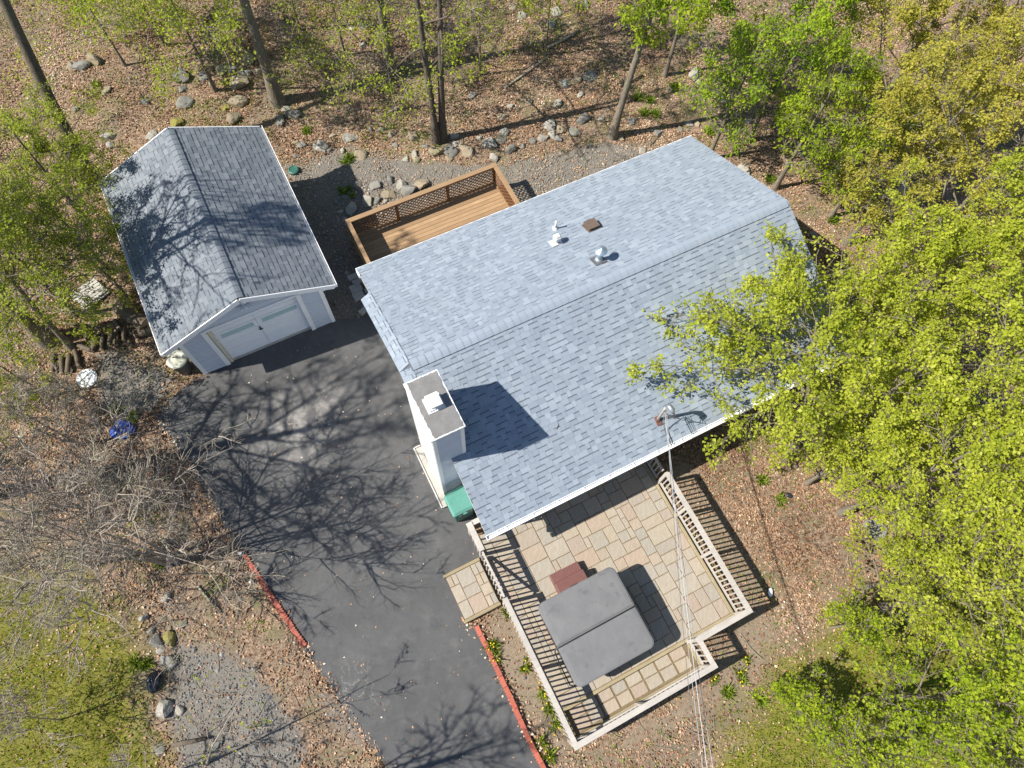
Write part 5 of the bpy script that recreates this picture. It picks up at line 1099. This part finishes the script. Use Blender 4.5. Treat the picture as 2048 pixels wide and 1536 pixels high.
# left side
Lf = 'leaf_left'
tree('cherry_tree', 'green leafed tree leaning over the woodpile beside the garage', 'tree', PXY(142, 694), 5.6, 2.3, 2.9, .1, Lf, 8500, .068, 32, (-.1, .7), 'bark', n1=20, n2=11, n3=7, droop=-.04, wid=.4, el=(.1, .7), twm='bark_pale')
tree('oak_tree', 'stout shaded trunk with sparse high crown behind the woodpile', 'tree', PXY(95, 680), 11.0, 4.5, 3.4, .22, Lf, 2200, .085, 33, (.3, .9), 'bark', n1=17, n2=9, n3=5, twigr=2.0)
stand('leafy young tree along the far side of the garage', 125, 440, 2.8, 4.6, 2.7, Lf, 8500, .082, 34, 'cherry_tree', el=(.1, .7))
stand('bushy green tree below the thick dark trunk', 70, 320, 3.0, 4.8, 2.9, Lf, 9000, .084, 63, 'cherry_tree', el=(.1, .7))
stand('green tree brushing the garage gutter', 185, 520, 2.2, 3.6, 1.4, Lf, 3000, .082, 67, 'cherry_tree', el=(.1, .7))
stand('outer green tree behind the stout shaded trunk', 20, 510, 3.4, 5.4, 2.9, Lf, 8000, .085, 68, 'cherry_tree', el=(.1, .7))
stand('low green shrub tree in front of the woodpile', 30, 750, 1.6, 2.8, 1.8, Lf, 3600, .082, 69, 'cherry_tree', el=(.1, .7))
tree('cherry_tree', 'low green growth against the foot of the dark trunk', 'tree', PXY(185, 400), 3.0, .4, 1.3, .04, Lf, 2800, .075, 64, (0, 0), n1=11, n2=7, n3=5)
tree('bare_tree', 'many branched leafless grey tree beside the driveway', 'tree', PXY(345, 1121), 7.0, 1.1, 3.9, .05, None, 0, .06, 35, (-.3, .25), 'bark_pale', n1=32, n2=14, n3=10, twigr=1.15, el=(.0, .95), trunk_top=.7, stems=4)
tree('bare_tree', 'leafless brushy tree at the left edge of the yard', 'tree', PXY(60, 1030), 4.6, .6, 2.6, .06, None, 0, .06, 36, (0, 0), 'bark_pale', n1=26, n2=13, n3=9, el=(.1, 1.1), twigr=1.05)
tree('bare_tree', 'leafless brush between woodpile and driveway tree', 'tree', PXY(160, 890), 3.8, .5, 2.2, .045, None, 0, .06, 65, (0, 0), 'bark_pale', n1=24, n2=13, n3=8, el=(.1, 1.0), twigr=1.1)
tree('bare_tree', 'leafless thicket between lawn and leafless driveway tree', 'tree', PXY(190, 1130), 3.6, .5, 2.3, .045, None, 0, .06, 74, (0, 0), 'bark_pale', n1=24, n2=12, n3=8, el=(.1, 1.0), twigr=1.1)
tree('bare_tree', 'leafless tree just below the lawn casting branch shadows on the driveway', 'tree', (-6.2, -4.2), 8.2, 2.0, 3.2, .14, None, 0, .06, 37, (0, .2), 'bark_pale', n1=18, n2=9, n3=6, twigr=1.3)
tree('oak_tree', 'tall leafless tree outside the left edge shading the driveway', 'tree', (-14.9, 3.2), 12.5, 4.0, 4.0, .24, None, 0, .095, 40, (.3, .2), 'bark', n1=22, n2=11, n3=6, twigr=2.0)
tree('sapling', 'thin pale leafless sapling arching over the leaf strewn bank', 'sapling', PXY(410, 1530), 3.6, .9, 1.5, .028, 'leaf_lime', 60, .07, 41, (1.4, 1.5), 'bark_pale', n1=7, n2=5, n3=4, el=(.3, .9), bias=(.5, .5, 0))
tree('sapling', 'whip thin leafless sapling over the gravel patch', 'sapling', PXY(300, 1560), 3.0, .8, 1.6, .022, None, 0, .07, 42, (.3, .4), 'bark_pale', n1=11, n2=7, n3=5, twigr=1.2)
tree('sapling', 'leafless brush growing out of the mossy lawn', 'sapling', PXY(120, 1440), 2.4, .4, 1.6, .022, 'leaf_left', 260, .06, 43, (0, .2), 'bark_pale', n1=14, n2=8, n3=5, twigr=1.2)

# ---------------------------------------------------------------- ground cover
rg = np.random.RandomState(99)
N0 = 600000
sx = rg.uniform(-21, 20, N0); sy = rg.uniform(-5.5, 27, N0)
vis = np.abs(sx) < 12 + (sy + 3) * .36
def blocked(x, y):
    b = inside(DRIVE, x, y)
    for q in (((.25, -3.85), (11.15, -3.85), (11.15, 3.85), (.25, 3.85)), ((DU0, DV0), (DU1, DV0), (DU1, DV1), (DU0, DV1)), ((PU0 - .1, -9.66), (3.8, -9.66), (3.8, PV0 - .1), (5.25, PV0 - .1), (5.25, -3.9), (PU0 - .1, -3.9)), ((-1.38, -5.83), (-.2, -5.83), (-.2, -4.43), (-1.38, -4.43))):
        b |= inside([hw(*p)[:2] for p in q], x, y)
    c_, s_2 = math.cos(TG), math.sin(TG); gq = [(GOX[0] + a * c_ - b_ * s_2, GOX[1] + a * s_2 + b_ * c_) for a, b_ in ((-GW, 0), (GW, 0), (GW, gb), (-GW, gb))]
    return b | inside(gq, x, y)
ok = vis & ~blocked(sx, sy); sx, sy = sx[ok], sy[ok]
mg, md, ms = soft(GRAVEL, sx, sy, .35), soft(DIRT, sx, sy, .35), soft(GRASS, sx, sy, .9)
dr = np.clip((fbm(sx * .55, sy * .55, 31) - .3) * 2.6, .3, 1) * np.clip(.35 + 1.3 * (vnoise(sx * 1.9, sy * 1.9, 33)), .3, 1)
pl = np.clip(1 - .85 * mg - .62 * md - .75 * ms, 0, 1) * dr; df = soft(DRIFT, sx, sy, .5); pl = np.maximum(pl, df * .95); keep = rg.uniform(size=len(sx)) < pl
lx, ly = sx[keep], sy[keep]; n = len(lx)
pos = np.stack([lx, ly, gz(lx, ly) + rg.uniform(.008, .04, n)], 1); d = rg.normal(size=(n, 3)); d[:, 2] *= .22
me = leafmesh('leaf_litter', pos, d, .064, .36, M['litter'], rg, .45, .8)
# reddish drifts and pale drifts: whole patches of one kind of leaf
val = np.clip(rg.normal(.42, .2, n) + (fbm(lx * .45, ly * .45, 77) - .5) * .7, 0, 1)
me.attributes['rnd'].data.foreach_set('value', np.repeat(val, 2).astype(np.float32))
tag(link('leaf_litter', me), 'tan and brown fallen leaves covering the woodland floor', 'leaves', kind='stuff')
# grass
N1 = 330000; x = rg.uniform(-15, 16, N1); y = rg.uniform(-5, 9, N1); okg = ~blocked(x, y); x, y = x[okg], y[okg]; g = soft(GRASS, x, y, .9); k = rg.uniform(size=len(x)) < g * (.35 + .75 * fbm(x * 1.3, y * 1.3, 5)); x, y = x[k], y[k]; n = len(x)
pos = np.stack([x, y, gz(x, y) - .005], 1); d = rg.normal(size=(n, 3)) * np.array([.7, .7, 0]); d[:, 2] = rg.uniform(.3, 1.2, n)
me = leafmesh('grass', pos, d, .1, .07, M['grass'], rg, .1, .2); val = np.clip(rg.normal(.5, .22, n) + (fbm(x * .8, y * .8, 15) - .5) * .8, 0, 1); me.attributes['rnd'].data.foreach_set('value', np.repeat(val, 2).astype(np.float32))
tag(link('grass', me), 'patchy yellow green spring grass at the yard corners', 'grass', kind='stuff')
# weeds: small green plants in drifts through the litter
N2 = 300000; x = rg.uniform(-21, 20, N2); y = rg.uniform(-5, 27, N2); okw = ~blocked(x, y) & (np.abs(x) < 12 + (y + 3) * .36); x, y = x[okw], y[okw]
cl = fbm(x * .7, y * .7, 61); fine = vnoise(x * 3.2, y * 3.2, 62); side = np.where((x < -3) | (y > 15) | ((x > 3) & (y < 5)), 1.0, .45) + .5 * ((x > 3) & (y < 4.5)); nearD = (1 - .8 * soft(DIRT, x, y, .3)) * (1 - .75 * soft(GRAVEL, x, y, .3))
k = rg.uniform(size=len(x)) < np.clip((cl - .4) * 4, 0, 1) * np.clip((fine - .38) * 3, 0, 1) * side * nearD; x, y = x[k], y[k]; n = len(x)
pos = np.stack([x, y, gz(x, y) + rg.uniform(.01, .09, n)], 1); d = rg.normal(size=(n, 3)); d[:, 2] = np.abs(d[:, 2]) * .5
tag(link('ground_weeds', leafmesh('ground_weeds', pos, d, .05, .3, M['weed'], rg, .2, .7)), 'low green weeds sprouting through the fallen leaves', 'weeds', kind='stuff')
# gravel stones
N3 = 120000; x = rg.uniform(-18, 10, N3); y = rg.uniform(-5, 22, N3); k = (rg.uniform(size=N3) < soft(GRAVEL, x, y, .35) * .95 + .012) & ~blocked(x, y); x, y = x[k], y[k]; n = len(x); s = rg.uniform(.012, .034, n) * (1 + 1.4 * (rg.uniform(size=n) > .97))
oct_ = np.array([(1, 0, 0), (0, 1, 0), (-1, 0, 0), (0, -1, 0), (0, 0, 1)], float); a = rg.uniform(0, 6.28, n); c_, s_3 = np.cos(a), np.sin(a)
v = oct_[None] * np.stack([s * rg.uniform(.8, 1.5, n), s, s * rg.uniform(.5, .9, n)], 1)[:, None, :] * rg.uniform(.75, 1.2, (n, 5, 1)); vx = v[..., 0] * c_[:, None] - v[..., 1] * s_3[:, None]; vy = v[..., 0] * s_3[:, None] + v[..., 1] * c_[:, None]
v = np.stack([vx + x[:, None], vy + y[:, None], v[..., 2] + gz(x, y)[:, None] + .012], -1).reshape(-1, 3); b = np.arange(n)[:, None] * 5; F = np.concatenate([b + np.array(q) for q in ((0, 1, 4), (1, 2, 4), (2, 3, 4), (3, 0, 4))], 1).reshape(-1, 3)
rn = np.clip(rg.normal(.45, .17, n), 0, 1); back = y > 9
for sel, mt, lb in ((back, 'gravel_tan', 'loose tan gravel between the stone row and the deck'), (~back, 'gravel', 'loose grey gravel patches beside the driveway')):
    i = np.where(sel)[0]; vv_ = v.reshape(-1, 5, 3)[i].reshape(-1, 3); m_ = len(i); b = np.arange(m_)[:, None] * 5; F = np.concatenate([b + np.array(q) for q in ((0, 1, 4), (1, 2, 4), (2, 3, 4), (3, 0, 4))], 1).reshape(-1, 3)
    tag(link('gravel', fastmesh('gravel', vv_, F, M[mt], rnd=np.repeat(rn[i], 4))), lb, 'gravel', kind='stuff')
# twigs strewn on the ground
N4 = 3200; x = rg.uniform(-20, 18, N4); y = rg.uniform(-4, 26, N4); k = ~blocked(x, y) & (np.abs(x) < 12 + (y + 3) * .36); x, y = x[k], y[k]; n = len(x); a = rg.uniform(0, 6.28, n)
P = growlines(np.stack([x, y, gz(x, y) + .03], 1), np.stack([np.cos(a), np.sin(a), 0 * a], 1), rg.uniform(.15, .9, n), 5, .2, 0, rg); P[..., 2] = gz(P[..., 0], P[..., 1]) + .035
v, f = tubes(P, np.full((n, 1), 1.) * rg.uniform(.004, .011, (n, 1)) * np.linspace(1, .5, 5)[None], 4)
tag(link('fallen_twigs', fastmesh('fallen_twigs', v, f, M['bark_pale'])), 'pale dead twigs strewn over the fallen leaves', 'twigs', kind='stuff')
# a few stray leaves on the asphalt
N5 = 260; x = rg.uniform(-8, 1, 4000); y = rg.uniform(-3, 9, 4000); k = inside(DRIVE, x, y); x, y = x[k][:N5], y[k][:N5]; n = len(x); d = rg.normal(size=(n, 3)); d[:, 2] *= .15
tag(link('stray_leaves', leafmesh('stray_leaves', np.stack([x, y, np.full(n, .036)], 1), d, .055, .3, M['litter'], rg, .3, .85)), 'stray dry leaves scattered on the asphalt driveway', 'leaves', kind='stuff')
EP, r2_ = [], random.Random(5)
for i, a in enumerate(DRIVE):
    b2 = DRIVE[(i + 1) % len(DRIVE)]; Ld = math.hypot(b2[0] - a[0], b2[1] - a[1])
    if i < 3: continue
    for k in range(int(Ld * 55)): f = r2_.random(); EP.append((a[0] + (b2[0] - a[0]) * f + r2_.gauss(0, .09), a[1] + (b2[1] - a[1]) * f + r2_.gauss(0, .09)))
EP = np.array(EP); k = ~inside([hw(*q)[:2] for q in ((-.65, -9.7), (12, -9.7), (12, 4), (-.3, 4))], EP[:, 0], EP[:, 1]); EP = EP[k]; n = len(EP); d = rg.normal(size=(n, 3)); d[:, 2] *= .2
tag(link('edge_leaves', leafmesh('edge_leaves', np.column_stack([EP, rg.uniform(.034, .05, n)]), d, .06, .34, M['litter'], rg, .4, .85)), 'dry leaves drifted along the driveway edge', 'leaves', kind='stuff')
# tufts and daffodil clumps one can pick out
def tuft(loc, label, cat, group, n, sz, flower=0, seed=0):
    g = np.random.RandomState(seed); root = empty('flower_clump' if flower else 'grass_tuft', (loc[0], loc[1], float(gz(loc[0], loc[1])))); tag(root, label, cat, group)
    pos = g.normal(size=(n, 3)) * np.array([sz * .25, sz * .25, 0]); d = g.normal(size=(n, 3)); d[:, 2] = g.uniform(.4, 1.4, n); link('blades', leafmesh('blades', pos, d, sz, .07, M['weed'], g, .1, .3), root)
    for k in range(flower):
        p = g.normal(size=3) * sz * .5; MB().lathe([(.008, 0), (.022, .008), (.02, .014), (.008, .024)], 7).build('flower', M['flower'], root, loc=(p[0], p[1], sz * g.uniform(.5, .9)))
for k, (x, y) in enumerate(((985, 1290), (990, 1318), (1015, 1226), (1050, 1335), (1085, 1390), (1098, 1418), (1110, 1450), (1085, 1485), (1100, 1510), (72 * 10 - 640 + 900, 1300))): tuft(px(x, y), 'daffodil clump in the bed between red edging and patio railing', 'flowers', 'daffodils in the planting bed', 70, .2, 3 if k % 2 == 0 else 2, k)
for k, (x, y) in enumerate(((1478, 1345), (1492, 1320), (1485, 1358), (1428, 1362))): tuft(px(x, y), 'daffodil clump on bare soil below the patio corner', 'flowers', 'daffodils below the patio corner', 50, .16, 3, 20 + k)
for k, (x, y) in enumerate(((1275, 195), (1300, 200), (1288, 225), (1310, 228), (1418, 265), (1350, 175), (1540, 360), (1665, 440))): tuft(px(x, y), 'bright green grass tuft on the bank behind the house', 'grass tuft', 'grass tufts behind the house', 110, .22, 0, 40 + k)
for k, (x, y) in enumerate(((700, 315), (690, 322), (192, 170), (612, 262))): tuft(px(x, y), 'green grass tuft by the stones behind the garage', 'grass tuft', 'grass tufts behind the garage', 100, .2, 0, 60 + k)
for k, (x, y, lb) in enumerate(((1522, 960, 'green tuft on the pink leaf drift beyond the patio railing'), (1560, 1000, 'green tuft next to the dark plastic scrap'), (1455, 1385, 'green tuft on bare soil below the patio steps'), (1520, 1400, 'green tuft between patio corner and grassy yard'), (290, 1330, 'taller green tuft above the black rubbish bag'), (270, 1325, 'green tuft on the dark soil by the rubbish bag'), (265, 835, 'green tuft touching the blue plastic sheet'), (230, 820, 'green tuft on gravel near the blue plastic sheet'), (320, 1130, 'green tuft at the foot of the leafless driveway tree'))): tuft(px(x, y), lb, 'grass tuft', None, 90, .2, 0, 80 + k)
for k, (x, y) in enumerate(((690, 385), (697, 378), (680, 380), (705, 392))): tuft(px(x, y), 'dark green weed clump among the rocks by the deck', 'weed', 'weeds among the deck rocks', 60, .15, 0, 100 + k)
